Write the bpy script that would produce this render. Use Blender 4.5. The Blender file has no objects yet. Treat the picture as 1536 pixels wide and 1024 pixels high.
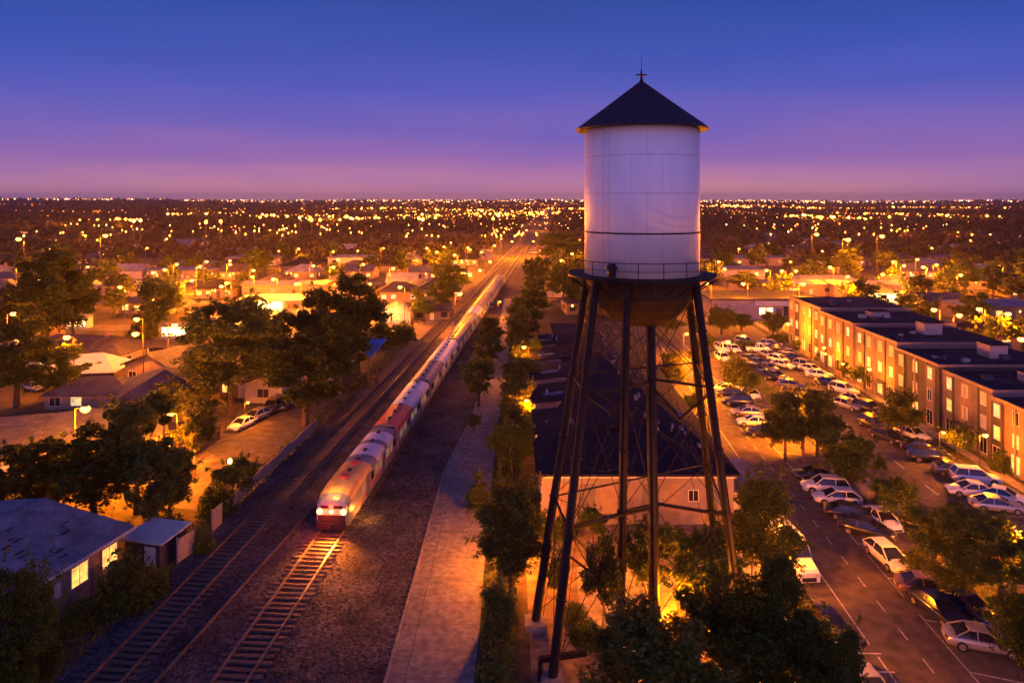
import bpy, math, random
import numpy as np
from mathutils import Vector, Matrix
random.seed(7); RNG = np.random.default_rng(11)
R = math.radians; PI = math.pi
scene = bpy.context.scene
COL = scene.collection
# ------------------------------------------------------------------ survey: eye 28 m above ground, level shift lens
EYE = 28.0; FPX = 1050.0; VX = 768.0; HY = 301.0
def G(px, py, z=0.0):
    "where on the ground (or on the level z) a surveyed sight line ends"
    Y = FPX*(EYE-z)/(py-HY)
    return ((px-VX)*Y/FPX, Y)
def PX(x, y): return VX+FPX*x/y
# ------------------------------------------------------------------ materials
def srgb(r, g, b):
    f = lambda c: (c/255/12.92) if c/255 <= .04045 else ((c/255+.055)/1.055)**2.4
    return (f(r), f(g), f(b), 1)
def new_mat(name):
    m = bpy.data.materials.new(name); m.use_nodes = True
    nt = m.node_tree; b = nt.nodes['Principled BSDF']
    return m, nt, b
def mat(name, col, rough=.8, metal=0, var=.25, scale=3.0, bump=0, bscale=None, spec=.3, emis=None, estr=0, sample=True, coat=0, detail=4):
    m, nt, b = new_mat(name)
    c = tuple(col)+(1,) if len(col) == 3 else col
    b.inputs['Roughness'].default_value = rough; b.inputs['Metallic'].default_value = metal
    b.inputs['Specular IOR Level'].default_value = spec
    if coat: b.inputs['Coat Weight'].default_value = coat; b.inputs['Coat Roughness'].default_value = .08
    tc = nt.nodes.new('ShaderNodeTexCoord')
    n = nt.nodes.new('ShaderNodeTexNoise'); n.inputs['Scale'].default_value = scale; n.inputs['Detail'].default_value = detail; n.inputs['Roughness'].default_value = .65
    nt.links.new(tc.outputs['Object'], n.inputs['Vector'])
    r = nt.nodes.new('ShaderNodeValToRGB')
    r.color_ramp.elements[0].position = .3; r.color_ramp.elements[1].position = .72
    r.color_ramp.elements[0].color = tuple(max(0, x*(1-var)) for x in c[:3])+(1,)
    r.color_ramp.elements[1].color = tuple(min(1, x*(1+var)) for x in c[:3])+(1,)
    nt.links.new(n.outputs['Fac'], r.inputs['Fac']); nt.links.new(r.outputs['Color'], b.inputs['Base Color'])
    if bump:
        n2 = nt.nodes.new('ShaderNodeTexNoise'); n2.inputs['Scale'].default_value = bscale or scale*4; n2.inputs['Detail'].default_value = 3
        nt.links.new(tc.outputs['Object'], n2.inputs['Vector'])
        bp = nt.nodes.new('ShaderNodeBump'); bp.inputs['Strength'].default_value = bump; bp.inputs['Distance'].default_value = .05
        nt.links.new(n2.outputs['Fac'], bp.inputs['Height']); nt.links.new(bp.outputs['Normal'], b.inputs['Normal'])
    if emis is not None:
        b.inputs['Emission Color'].default_value = tuple(emis)+(1,); b.inputs['Emission Strength'].default_value = estr
        m.cycles.emission_sampling = 'FRONT_BACK' if sample else 'NONE'
    return m
M = {}
def leaf_mat(name, c1, c2):
    m, nt, b = new_mat(name)
    oi = nt.nodes.new('ShaderNodeObjectInfo'); geo = nt.nodes.new('ShaderNodeNewGeometry')
    tc = nt.nodes.new('ShaderNodeTexCoord'); n = nt.nodes.new('ShaderNodeTexNoise'); n.inputs['Scale'].default_value = 1.1; n.inputs['Detail'].default_value = 3
    nt.links.new(tc.outputs['Object'], n.inputs['Vector'])
    ad = nt.nodes.new('ShaderNodeMath'); ad.operation = 'MULTIPLY_ADD'
    nt.links.new(geo.outputs['Random Per Island'], ad.inputs[0]); ad.inputs[1].default_value = .45
    nt.links.new(n.outputs['Fac'], ad.inputs[2])
    ad2 = nt.nodes.new('ShaderNodeMath'); ad2.operation = 'MULTIPLY_ADD'
    nt.links.new(oi.outputs['Random'], ad2.inputs[0]); ad2.inputs[1].default_value = .25; nt.links.new(ad.outputs[0], ad2.inputs[2])
    r = nt.nodes.new('ShaderNodeValToRGB'); r.color_ramp.elements[0].position = .4; r.color_ramp.elements[1].position = 1.05
    r.color_ramp.elements[0].color = c1+(1,); r.color_ramp.elements[1].color = c2+(1,)
    nt.links.new(ad2.outputs[0], r.inputs['Fac'])
    d = nt.nodes.new('ShaderNodeBsdfDiffuse'); t = nt.nodes.new('ShaderNodeBsdfTranslucent'); mx = nt.nodes.new('ShaderNodeMixShader'); mx.inputs[0].default_value = .3
    nt.links.new(r.outputs['Color'], d.inputs['Color']); nt.links.new(r.outputs['Color'], t.inputs['Color'])
    nt.links.new(d.outputs[0], mx.inputs[1]); nt.links.new(t.outputs[0], mx.inputs[2])
    nt.links.new(mx.outputs[0], nt.nodes['Material Output'].inputs['Surface'])
    return m
M['leaf'] = leaf_mat('leaves', (.045, .066, .012), (.13, .165, .034))
M['leaf_olive'] = leaf_mat('olive leaves', (.050, .062, .012), (.15, .165, .034))
M['leaf_dark'] = leaf_mat('dark leaves', (.030, .044, .008), (.09, .12, .022))
M['far_leaf'] = leaf_mat('wood canopy', (.026, .026, .016), (.10, .085, .045))
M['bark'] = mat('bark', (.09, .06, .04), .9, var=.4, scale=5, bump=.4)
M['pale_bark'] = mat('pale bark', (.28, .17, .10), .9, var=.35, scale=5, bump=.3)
# ground family
def ground_mat(name, stops, scale, bump, bscale, rough=.95, voro=None, mott=None):
    m, nt, b = new_mat(name); b.inputs['Roughness'].default_value = rough; b.inputs['Specular IOR Level'].default_value = .2
    tc = nt.nodes.new('ShaderNodeTexCoord')
    n = nt.nodes.new('ShaderNodeTexNoise'); n.inputs['Scale'].default_value = scale; n.inputs['Detail'].default_value = 8; n.inputs['Roughness'].default_value = .7
    nt.links.new(tc.outputs['Object'], n.inputs['Vector'])
    r = nt.nodes.new('ShaderNodeValToRGB')
    while len(r.color_ramp.elements) < len(stops): r.color_ramp.elements.new(.5)
    for e, (p, c) in zip(r.color_ramp.elements, stops): e.position = p; e.color = c+(1,)
    nt.links.new(n.outputs['Fac'], r.inputs['Fac'])
    col = r.outputs['Color']
    if voro:
        v = nt.nodes.new('ShaderNodeTexVoronoi'); v.inputs['Scale'].default_value = voro
        nt.links.new(tc.outputs['Object'], v.inputs['Vector'])
        sp = nt.nodes.new('ShaderNodeSeparateColor'); nt.links.new(v.outputs['Color'], sp.inputs['Color'])
        mr = nt.nodes.new('ShaderNodeMapRange'); mr.inputs['To Min'].default_value = .35; mr.inputs['To Max'].default_value = 1.9
        nt.links.new(sp.outputs[0], mr.inputs['Value'])
        mm = nt.nodes.new('ShaderNodeVectorMath'); mm.operation = 'SCALE'
        nt.links.new(col, mm.inputs[0]); nt.links.new(mr.outputs[0], mm.inputs['Scale']); col = mm.outputs[0]
    if mott:
        n3 = nt.nodes.new('ShaderNodeTexNoise'); n3.inputs['Scale'].default_value = mott; n3.inputs['Detail'].default_value = 5
        nt.links.new(tc.outputs['Object'], n3.inputs['Vector'])
        mr = nt.nodes.new('ShaderNodeMapRange'); mr.inputs['From Min'].default_value = .3; mr.inputs['From Max'].default_value = .7; mr.inputs['To Min'].default_value = .6; mr.inputs['To Max'].default_value = 1.35
        nt.links.new(n3.outputs['Fac'], mr.inputs['Value'])
        mm = nt.nodes.new('ShaderNodeVectorMath'); mm.operation = 'SCALE'
        nt.links.new(col, mm.inputs[0]); nt.links.new(mr.outputs[0], mm.inputs['Scale']); col = mm.outputs[0]
    nt.links.new(col, b.inputs['Base Color'])
    n2 = nt.nodes.new('ShaderNodeTexVoronoi' if voro else 'ShaderNodeTexNoise'); n2.inputs['Scale'].default_value = bscale
    nt.links.new(tc.outputs['Object'], n2.inputs['Vector'])
    bp = nt.nodes.new('ShaderNodeBump'); bp.inputs['Strength'].default_value = bump; bp.inputs['Distance'].default_value = .06
    nt.links.new(n2.outputs[0], bp.inputs['Height']); nt.links.new(bp.outputs['Normal'], b.inputs['Normal'])
    return m
M['earth'] = ground_mat('earth and grass', [(.3, (.035, .032, .014)), (.5, (.075, .058, .030)), (.7, (.15, .105, .055))], .12, .5, 2.5, mott=1.3)
M['ballast'] = ground_mat('track ballast', [(.3, (.032, .026, .029)), (.5, (.056, .046, .049)), (.7, (.09, .072, .072))], .35, .9, 6.5, voro=6.0, mott=.22)
M['track_bed'] = ground_mat('oily ballast', [(.3, (.018, .014, .015)), (.5, (.032, .026, .027)), (.7, (.06, .048, .048))], .6, .9, 6.5, voro=6.0, mott=.5)
M['asphalt'] = ground_mat('asphalt', [(.3, (.070, .058, .050)), (.55, (.098, .080, .068)), (.75, (.135, .11, .092))], .25, .25, 9, rough=.75, mott=1.1)
M['asphalt_lot'] = ground_mat('worn asphalt', [(.3, (.080, .065, .052)), (.55, (.115, .092, .072)), (.75, (.16, .128, .098))], .35, .3, 8, rough=.8, mott=.9)
M['concrete'] = ground_mat('concrete', [(.3, (.19, .165, .15)), (.55, (.25, .22, .20)), (.75, (.31, .275, .25))], .5, .2, 6, rough=.85, mott=1.6)
M['path'] = ground_mat('path concrete', [(.3, (.15, .135, .125)), (.55, (.20, .18, .165)), (.75, (.26, .235, .215))], .4, .25, 6, rough=.85, mott=1.9)
M['sand'] = ground_mat('sandy dirt', [(.3, (.12, .085, .055)), (.5, (.18, .13, .085)), (.7, (.25, .185, .12))], .3, .4, 4, mott=1.2)
M['grass'] = ground_mat('grass', [(.3, (.030, .040, .012)), (.5, (.055, .062, .022)), (.7, (.10, .085, .035))], .6, .6, 9, mott=2)
M['line'] = mat('road paint', (.38, .35, .31), .8, var=.55, scale=3.5)
M['sleeper'] = mat('sleeper wood', (.10, .075, .062), .9, var=.45, scale=2.5, bump=.3)
M['rail'] = mat('rail steel', (.33, .25, .20), .38, metal=.85, var=.35, scale=1.5)
M['steel'] = mat('dark painted steel', (.006, .0045, .005), .6, var=.45, scale=1.2, bump=.15, spec=.25)
M['rod'] = mat('rod steel', (.010, .008, .008), .7, var=.3, spec=.2)
M['bowl'] = mat('rusty bowl steel', (.016, .011, .009), .75, var=.55, scale=.7, bump=.2)
M['tank_roof'] = mat('tank roof', (.020, .022, .042), .62, var=.25, scale=1.0)
M['band'] = mat('black band', (.012, .010, .012), .6)
M['conc_block'] = mat('footing concrete', (.22, .19, .17), .9, var=.3)
def tank_paint():
    m, nt, b = new_mat('white tank paint'); b.inputs['Roughness'].default_value = .45; b.inputs['Specular IOR Level'].default_value = .35
    uv = nt.nodes.new('ShaderNodeUVMap'); br = nt.nodes.new('ShaderNodeTexBrick')
    br.offset = .5; br.inputs['Scale'].default_value = 1; br.inputs['Brick Width'].default_value = 2.09; br.inputs['Row Height'].default_value = 2.55
    br.inputs['Mortar Size'].default_value = .016; br.inputs['Mortar Smooth'].default_value = .3
    br.inputs['Color1'].default_value = (.86, .83, .82, 1); br.inputs['Color2'].default_value = (.83, .80, .80, 1); br.inputs['Mortar'].default_value = (.68, .65, .63, 1)
    nt.links.new(uv.outputs[0], br.inputs['Vector'])
    n = nt.nodes.new('ShaderNodeTexNoise'); n.inputs['Scale'].default_value = 1; n.inputs['Detail'].default_value = 6
    mp = nt.nodes.new('ShaderNodeMapping'); mp.inputs['Scale'].default_value = (2.4, .25, 1)
    nt.links.new(uv.outputs[0], mp.inputs['Vector']); nt.links.new(mp.outputs[0], n.inputs['Vector'])
    mr = nt.nodes.new('ShaderNodeMapRange'); mr.inputs['From Min'].default_value = .35; mr.inputs['From Max'].default_value = .75; mr.inputs['To Min'].default_value = 1.02; mr.inputs['To Max'].default_value = .94
    nt.links.new(n.outputs['Fac'], mr.inputs['Value'])
    mm = nt.nodes.new('ShaderNodeVectorMath'); mm.operation = 'SCALE'
    nt.links.new(br.outputs['Color'], mm.inputs[0]); nt.links.new(mr.outputs[0], mm.inputs['Scale']); nt.links.new(mm.outputs[0], b.inputs['Base Color'])
    bp = nt.nodes.new('ShaderNodeBump'); bp.inputs['Strength'].default_value = .35; bp.inputs['Distance'].default_value = .02; bp.invert = True
    nt.links.new(br.outputs['Fac'], bp.inputs['Height']); nt.links.new(bp.outputs['Normal'], b.inputs['Normal'])
    return m
M['tank'] = tank_paint()
def ribbed(name, c1, c2, sc, axis_rot=0, rough=.7, stain=.4):
    m, nt, b = new_mat(name); b.inputs['Roughness'].default_value = min(.95, rough+.2); b.inputs['Specular IOR Level'].default_value = .08
    tc = nt.nodes.new('ShaderNodeTexCoord'); mp = nt.nodes.new('ShaderNodeMapping'); mp.inputs['Rotation'].default_value = (0, 0, R(axis_rot))
    nt.links.new(tc.outputs['Object'], mp.inputs['Vector'])
    br = nt.nodes.new('ShaderNodeTexBrick'); br.inputs['Scale'].default_value = 1; br.inputs['Brick Width'].default_value = sc*3; br.inputs['Row Height'].default_value = sc
    br.inputs['Mortar Size'].default_value = sc*.07; br.inputs['Color1'].default_value = c1+(1,); br.inputs['Color2'].default_value = c2+(1,)
    br.inputs['Mortar'].default_value = tuple(x*.55 for x in c1)+(1,)
    nt.links.new(mp.outputs[0], br.inputs['Vector'])
    n = nt.nodes.new('ShaderNodeTexNoise'); n.inputs['Scale'].default_value = .45; n.inputs['Detail'].default_value = 7; n.inputs['Roughness'].default_value = .7
    nt.links.new(tc.outputs['Object'], n.inputs['Vector'])
    mr = nt.nodes.new('ShaderNodeMapRange'); mr.inputs['From Min'].default_value = .35; mr.inputs['From Max'].default_value = .7; mr.inputs['To Min'].default_value = 1-stain; mr.inputs['To Max'].default_value = 1.15
    nt.links.new(n.outputs['Fac'], mr.inputs['Value'])
    mm = nt.nodes.new('ShaderNodeVectorMath'); mm.operation = 'SCALE'
    nt.links.new(br.outputs['Color'], mm.inputs[0]); nt.links.new(mr.outputs[0], mm.inputs['Scale']); nt.links.new(mm.outputs[0], b.inputs['Base Color'])
    bp = nt.nodes.new('ShaderNodeBump'); bp.inputs['Strength'].default_value = .5; bp.inputs['Distance'].default_value = .03; bp.invert = True
    nt.links.new(br.outputs['Fac'], bp.inputs['Height']); nt.links.new(bp.outputs['Normal'], b.inputs['Normal'])
    return m
M['roof_blue'] = ribbed('blue grey shingles', (.27, .26, .29), (.31, .30, .33), .26, 12, stain=.55)
M['roof_grey'] = ribbed('grey shingles', (.075, .072, .095), (.10, .095, .12), .4, 8)
M['roof_brown'] = ribbed('brown shingles', (.075, .06, .06), (.10, .08, .075), .4, 8)
M['roof_pale'] = ribbed('pale metal roofing', (.19, .19, .24), (.24, .24, .28), .5, 8, rough=.6)
M['roof_dark'] = ribbed('dark membrane roofing', (.026, .026, .042), (.038, .037, .056), 1.6, 4, rough=.65, stain=.5)
M['roof_slate'] = ribbed('slate roofing', (.018, .017, .028), (.026, .024, .036), .5, 2, rough=.65, stain=.45)
M['canvas'] = mat('white canvas', (.36, .38, .50), .7, var=.12, scale=1)
M['w_cream'] = mat('cream wall', (.42, .33, .27), .85, var=.14, scale=1.5, bump=.15)
M['w_tan'] = mat('tan wall', (.27, .19, .13), .85, var=.25, scale=1.2, bump=.15)
M['w_white'] = mat('white wall', (.48, .43, .38), .8, var=.12, scale=1.5)
M['w_stone'] = mat('pinkish grey wall', (.23, .185, .175), .85, var=.16, scale=1.0, bump=.1)
M['w_grey'] = mat('grey render', (.15, .125, .115), .85, var=.2, scale=1.0, bump=.1)
M['w_ochre'] = mat('ochre render', (.24, .165, .10), .85, var=.18, scale=1.0)
M['w_charcoal'] = mat('charcoal cladding', (.050, .045, .048), .8, var=.2, scale=1.0)
def brick(name, c1, c2):
    m, nt, b = new_mat(name); b.inputs['Roughness'].default_value = .9
    tc = nt.nodes.new('ShaderNodeTexCoord'); mp = nt.nodes.new('ShaderNodeMapping'); mp.inputs['Rotation'].default_value = (R(90), 0, R(90))
    nt.links.new(tc.outputs['Object'], mp.inputs['Vector'])
    br = nt.nodes.new('ShaderNodeTexBrick'); br.inputs['Scale'].default_value = 1; br.inputs['Brick Width'].default_value = .5; br.inputs['Row Height'].default_value = .18; br.inputs['Mortar Size'].default_value = .012
    br.inputs['Color1'].default_value = c1+(1,); br.inputs['Color2'].default_value = c2+(1,); br.inputs['Mortar'].default_value = (.25, .22, .2, 1)
    n = nt.nodes.new('ShaderNodeTexNoise'); n.inputs['Scale'].default_value = .8
    sep = nt.nodes.new('ShaderNodeSeparateXYZ'); nt.links.new(tc.outputs['Object'], sep.inputs[0])
    cmb = nt.nodes.new('ShaderNodeCombineXYZ'); ad = nt.nodes.new('ShaderNodeMath'); ad.operation = 'ADD'
    nt.links.new(sep.outputs[0], ad.inputs[0]); nt.links.new(sep.outputs[1], ad.inputs[1]); nt.links.new(ad.outputs[0], cmb.inputs[0]); nt.links.new(sep.outputs[2], cmb.inputs[1])
    nt.links.new(cmb.outputs[0], br.inputs['Vector']); nt.links.new(br.outputs['Color'], b.inputs['Base Color'])
    return m
M['w_brick'] = brick('red brick', (.13, .070, .048), (.17, .090, .060))
M['w_brown'] = brick('brown brick', (.13, .085, .065), (.17, .11, .08))
M['trim'] = mat('pale trim', (.55, .50, .44), .7, var=.1)
M['dark_glass'] = mat('dark window glass', (.02, .022, .03), .12, var=.1, spec=.6)
def lit(name, c, s):
    m, nt, b = new_mat(name); b.inputs['Base Color'].default_value = (.25, .2, .12, 1); b.inputs['Roughness'].default_value = .4
    tc = nt.nodes.new('ShaderNodeTexCoord'); n = nt.nodes.new('ShaderNodeTexNoise'); n.inputs['Scale'].default_value = 1.7; n.inputs['Detail'].default_value = 3
    nt.links.new(tc.outputs['Object'], n.inputs['Vector'])
    mr = nt.nodes.new('ShaderNodeMapRange'); mr.inputs['From Min'].default_value = .3; mr.inputs['From Max'].default_value = .7; mr.inputs['To Min'].default_value = s*.45; mr.inputs['To Max'].default_value = s*1.5
    nt.links.new(n.outputs['Fac'], mr.inputs['Value']); nt.links.new(mr.outputs[0], b.inputs['Emission Strength'])
    b.inputs['Emission Color'].default_value = c+(1,); m.cycles.emission_sampling = 'NONE'
    return m
M['lit'] = lit('lamplit window', (1, .50, .10), 1.5)
M['lit_pale'] = lit('pale lit window', (1, .66, .30), 1.0)
M['lit_dim'] = lit('dim curtained window', (1, .55, .25), .22)
M['lit_bright'] = lit('bright lit interior', (1, .60, .20), 5)
def emit(name, c, s, sample=False):
    m, nt, b = new_mat(name); b.inputs['Base Color'].default_value = (.8, .6, .3, 1)
    b.inputs['Emission Color'].default_value = c+(1,); b.inputs['Emission Strength'].default_value = s
    m.cycles.emission_sampling = 'FRONT_BACK' if sample else 'NONE'
    return m
M['sodium'] = emit('sodium lamp glass', (1, .40, .07), 7)
M['sodium_far'] = emit('far sodium lamp', (1, .28, .03), 9)
M['white_far'] = emit('far warm white lamp', (1, .42, .10), 9)
M['horizon_a'] = emit('horizon lamps orange', (1, .32, .06), 16); M['horizon_b'] = emit('horizon lamps warm white', (1, .48, .20), 20)
M['headlight_on'] = emit('lit headlight', (1, .40, .09), 9); M['red_glow'] = emit('red nose glow', (1, .05, .015), 1.6)  # the red one is no lamp, its glow is put on a panel
M['red_on'] = emit('lit red lamp', (1, .03, .02), 5)
M['pole'] = mat('galvanised pole', (.09, .07, .055), .5, metal=.3, var=.15)
M['dark_pole'] = mat('dark pole', (.06, .05, .045), .6, var=.2)
M['tyre'] = mat('tyre rubber', (.018, .017, .018), .85, var=.2)
M['rim'] = mat('alloy rim', (.42, .40, .38), .35, metal=.8, var=.1)
M['car_glass'] = mat('car glass', (.012, .014, .022), .08, var=.1, spec=.7)
M['lens'] = mat('clear lamp lens', (.55, .52, .48), .15, var=.1, spec=.6)
M['red_lens'] = mat('red lamp lens', (.30, .02, .015), .2, var=.1, spec=.5)
M['trim_black'] = mat('black plastic trim', (.02, .02, .021), .6, var=.1)
for k, c in dict(white=(.70, .68, .66), black=(.012, .012, .015), blue=(.022, .035, .10), silver=(.36, .36, .38), grey=(.13, .13, .14), tan=(.20, .12, .075), red=(.22, .03, .02)).items():
    M['paint_'+k] = mat(k+' car paint', c, .28, metal=(.5 if k in ('silver', 'grey', 'blue', 'tan') else 0), var=.05, scale=2, spec=.5, coat=.6)
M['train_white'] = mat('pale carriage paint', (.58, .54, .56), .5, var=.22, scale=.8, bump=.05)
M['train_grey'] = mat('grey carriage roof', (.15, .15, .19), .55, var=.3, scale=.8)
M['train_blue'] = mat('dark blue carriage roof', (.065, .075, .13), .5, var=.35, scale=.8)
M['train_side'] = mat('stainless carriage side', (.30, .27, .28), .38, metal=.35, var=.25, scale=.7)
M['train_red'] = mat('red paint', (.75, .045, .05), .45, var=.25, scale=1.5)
M['train_yellow'] = mat('amber lamplight tone', (.62, .34, .10), .45, var=.2, scale=1.2)  # orange light on the leading roof's front, put into the colour
M['train_black'] = mat('underframe black', (.020, .018, .018), .7, var=.3)
M['blue_sign'] = mat('blue sheet metal', (.06, .17, .50), .5, var=.15, spec=.4)
M['fence_wood'] = mat('weathered fence boards', (.30, .24, .20), .85, var=.25, scale=3)
M['stone'] = mat('boulder', (.20, .17, .15), .9, var=.35, scale=2, bump=.5)
M['skin'] = mat('skin', (.45, .28, .2), .6, var=.05); M['cloth'] = mat('dark clothes', (.03, .03, .035), .9, var=.2); M['fur'] = mat('brown fur', (.10, .06, .035), .9, var=.3)
M['hvac'] = mat('vent housing', (.42, .35, .28), .7, var=.15)
# ------------------------------------------------------------------ mesh builder
class MB:
    def __init__(s): s.v = []; s.f = []; s.mi = []
    def add(s, vs, fs, mi=0):
        o = len(s.v); s.v += [tuple(v) for v in vs]; s.f += [tuple(i+o for i in f) for f in fs]; s.mi += [mi]*len(fs); return s
    def box(s, x0, x1, y0, y1, z0, z1, mi=0):
        return s.add([(x0, y0, z0), (x1, y0, z0), (x1, y1, z0), (x0, y1, z0), (x0, y0, z1), (x1, y0, z1), (x1, y1, z1), (x0, y1, z1)],
                     [(0, 3, 2, 1), (4, 5, 6, 7), (0, 1, 5, 4), (1, 2, 6, 5), (2, 3, 7, 6), (3, 0, 4, 7)], mi)
    def tube(s, p, q, r0, r1=None, n=8, mi=0):
        r1 = r0 if r1 is None else r1
        p, q = Vector(p), Vector(q); d = (q-p)
        if d.length < 1e-6: return s
        d.normalize(); a = d.orthogonal().normalized(); b = d.cross(a)
        vs = []
        for c, r in ((p, r0), (q, r1)):
            for k in range(n):
                t = 2*PI*k/n; vs.append(c+a*(r*math.cos(t))+b*(r*math.sin(t)))
        fs = [(k, (k+1) % n, n+(k+1) % n, n+k) for k in range(n)]+[tuple(range(n-1, -1, -1)), tuple(range(n, 2*n))]
        return s.add(vs, fs, mi)
    def beam(s, p, q, w, h, mi=0):
        p, q = Vector(p), Vector(q); d = (q-p).normalized(); u = Vector((0, 0, 1))
        if abs(d.z) > .95: u = Vector((0, 1, 0))
        a = d.cross(u).normalized()*(w/2); b = a.cross(d).normalized()*(h/2)
        vs = [c+i*a+j*b for c in (p, q) for i, j in ((-1, -1), (1, -1), (1, 1), (-1, 1))]
        return s.add(vs, [(0, 1, 2, 3), (7, 6, 5, 4), (0, 4, 5, 1), (1, 5, 6, 2), (2, 6, 7, 3), (3, 7, 4, 0)], mi)
    def lathe(s, prof, n=48, cx=0, cy=0, cap=True, mi=0):
        vs = [(cx+r*math.cos(2*PI*k/n), cy+r*math.sin(2*PI*k/n), z) for r, z in prof for k in range(n)]
        fs = [(i*n+k, i*n+(k+1) % n, (i+1)*n+(k+1) % n, (i+1)*n+k) for i in range(len(prof)-1) for k in range(n)]
        if cap: fs += [tuple(range(n-1, -1, -1)), tuple((len(prof)-1)*n+k for k in range(n))]
        return s.add(vs, fs, mi)
    def poly(s, pts, z0, z1, mi=0):
        n = len(pts)
        a = sum(pts[i][0]*pts[(i+1) % n][1]-pts[(i+1) % n][0]*pts[i][1] for i in range(n))
        if a < 0: pts = pts[::-1]
        vs = [(x, y, z0) for x, y in pts]+[(x, y, z1) for x, y in pts]
        return s.add(vs, [tuple(range(n-1, -1, -1)), tuple(range(n, 2*n))]+[(i, (i+1) % n, n+(i+1) % n, n+i) for i in range(n)], mi)
    def build(s, name, m, parent=None, loc=None, rz=0, smooth=False):
        me = bpy.data.meshes.new(name); me.from_pydata(s.v, [], s.f); me.update()
        for x in (m if isinstance(m, (list, tuple)) else [m]): me.materials.append(x)
        if isinstance(m, (list, tuple)): me.polygons.foreach_set('material_index', s.mi)
        if smooth: me.polygons.foreach_set('use_smooth', [True]*len(me.polygons))
        o = bpy.data.objects.new(name, me); COL.objects.link(o)
        if parent: o.parent = parent
        if loc: o.location = loc
        o.rotation_euler = (0, 0, rz)
        return o
def tag(o, label=None, cat=None, group=None, kind=None):
    if label: o['label'] = label
    if cat: o['category'] = cat
    if group: o['group'] = group
    if kind: o['kind'] = kind
    return o
def empty(name, loc, rz=0, label=None, cat=None, group=None):
    o = bpy.data.objects.new(name, None); COL.objects.link(o); o.location = loc if len(loc) == 3 else (loc[0], loc[1], 0); o.rotation_euler = (0, 0, rz)
    o.empty_display_size = .3
    return tag(o, label, cat, group)
def copy_tree(o, parent=None):
    c = o.copy(); COL.objects.link(c)
    if parent: c.parent = parent
    for ch in list(o.children): copy_tree(ch, c)
    return c
def place(proto, loc, rz=0, sc=1, label=None, group=None, used=set()):
    "first use moves the prototype itself, later ones copy it with its parts"
    if proto.name in used: o = copy_tree(proto)
    else: used.add(proto.name); o = proto
    o.location = loc if len(loc) == 3 else (loc[0], loc[1], 0); o.rotation_euler = (0, 0, rz)
    o.scale = (sc, sc, sc) if not isinstance(sc, tuple) else sc
    if label: o['label'] = label
    if group: o['group'] = group
    return o
ORD = 'first second third fourth fifth sixth seventh eighth ninth tenth eleventh twelfth thirteenth fourteenth fifteenth sixteenth seventeenth eighteenth nineteenth'.split()
TENS = {2: 'twenty', 3: 'thirty', 4: 'forty', 5: 'fifty', 6: 'sixty', 7: 'seventy'}
def ordinal(n):
    if n <= 19: return ORD[n-1]
    t, u = divmod(n, 10)
    return (TENS[t][:-1]+'ieth') if u == 0 else TENS[t]+' '+ORD[u-1]
# ------------------------------------------------------------------ camera, sky
cam = bpy.data.cameras.new('camera'); co = bpy.data.objects.new('camera', cam); COL.objects.link(co); scene.camera = co
co.location = (0, 0, EYE); co.rotation_euler = (R(90), 0, 0)
cam.sensor_width = 36; cam.lens = FPX/1536*36; cam.shift_y = -(512-HY)/1536; cam.clip_end = 60000; cam.clip_start = .5
w = bpy.data.worlds.new('World'); scene.world = w; w.use_nodes = True
nt = w.node_tree; bg = nt.nodes['Background']
tc = nt.nodes.new('ShaderNodeTexCoord'); sx = nt.nodes.new('ShaderNodeSeparateXYZ'); nt.links.new(tc.outputs['Generated'], sx.inputs[0])
gz_ = nt.nodes.new('ShaderNodeMapRange'); gz_.inputs['From Min'].default_value = .55; gz_.inputs['From Max'].default_value = -.9; gz_.inputs['To Min'].default_value = 1; gz_.inputs['To Max'].default_value = .16
nt.links.new(sx.outputs['Y'], gz_.inputs['Value']); zz_ = nt.nodes.new('ShaderNodeMath'); zz_.operation = 'MULTIPLY'; nt.links.new(sx.outputs['Z'], zz_.inputs[0]); nt.links.new(gz_.outputs[0], zz_.inputs[1])
n = nt.nodes.new('ShaderNodeTexNoise'); mp = nt.nodes.new('ShaderNodeMapping'); mp.inputs['Scale'].default_value = (1.2, 1.2, 9); mp.inputs['Location'].default_value = (3, 1, 0)
nt.links.new(tc.outputs['Generated'], mp.inputs[0]); nt.links.new(mp.outputs[0], n.inputs['Vector']); n.inputs['Scale'].default_value = 1.6; n.inputs['Detail'].default_value = 5; n.inputs['Roughness'].default_value = .5
ma = nt.nodes.new('ShaderNodeMath'); ma.operation = 'MULTIPLY_ADD'; ma.inputs[1].default_value = .085; nt.links.new(n.outputs['Fac'], ma.inputs[0]); nt.links.new(zz_.outputs[0], ma.inputs[2])
ms = nt.nodes.new('ShaderNodeMath'); ms.operation = 'SUBTRACT'; ms.inputs[1].default_value = .0425; nt.links.new(ma.outputs[0], ms.inputs[0])
rp = nt.nodes.new('ShaderNodeValToRGB'); nt.links.new(ms.outputs[0], rp.inputs['Fac'])
SKY = [(0, (204, 140, 160)), (.02, (184, 128, 172)), (.06, (140, 106, 180)), (.105, (100, 96, 188)), (.15, (64, 88, 188)), (.20, (36, 80, 178)), (.25, (21, 73, 166)), (.29, (15, 67, 154)), (.5, (9, 42, 106)), (1, (6, 26, 74))]
while len(rp.color_ramp.elements) < len(SKY): rp.color_ramp.elements.new(.5)
for e, (p, c) in zip(rp.color_ramp.elements, SKY): e.position = p; e.color = srgb(*c)
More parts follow.
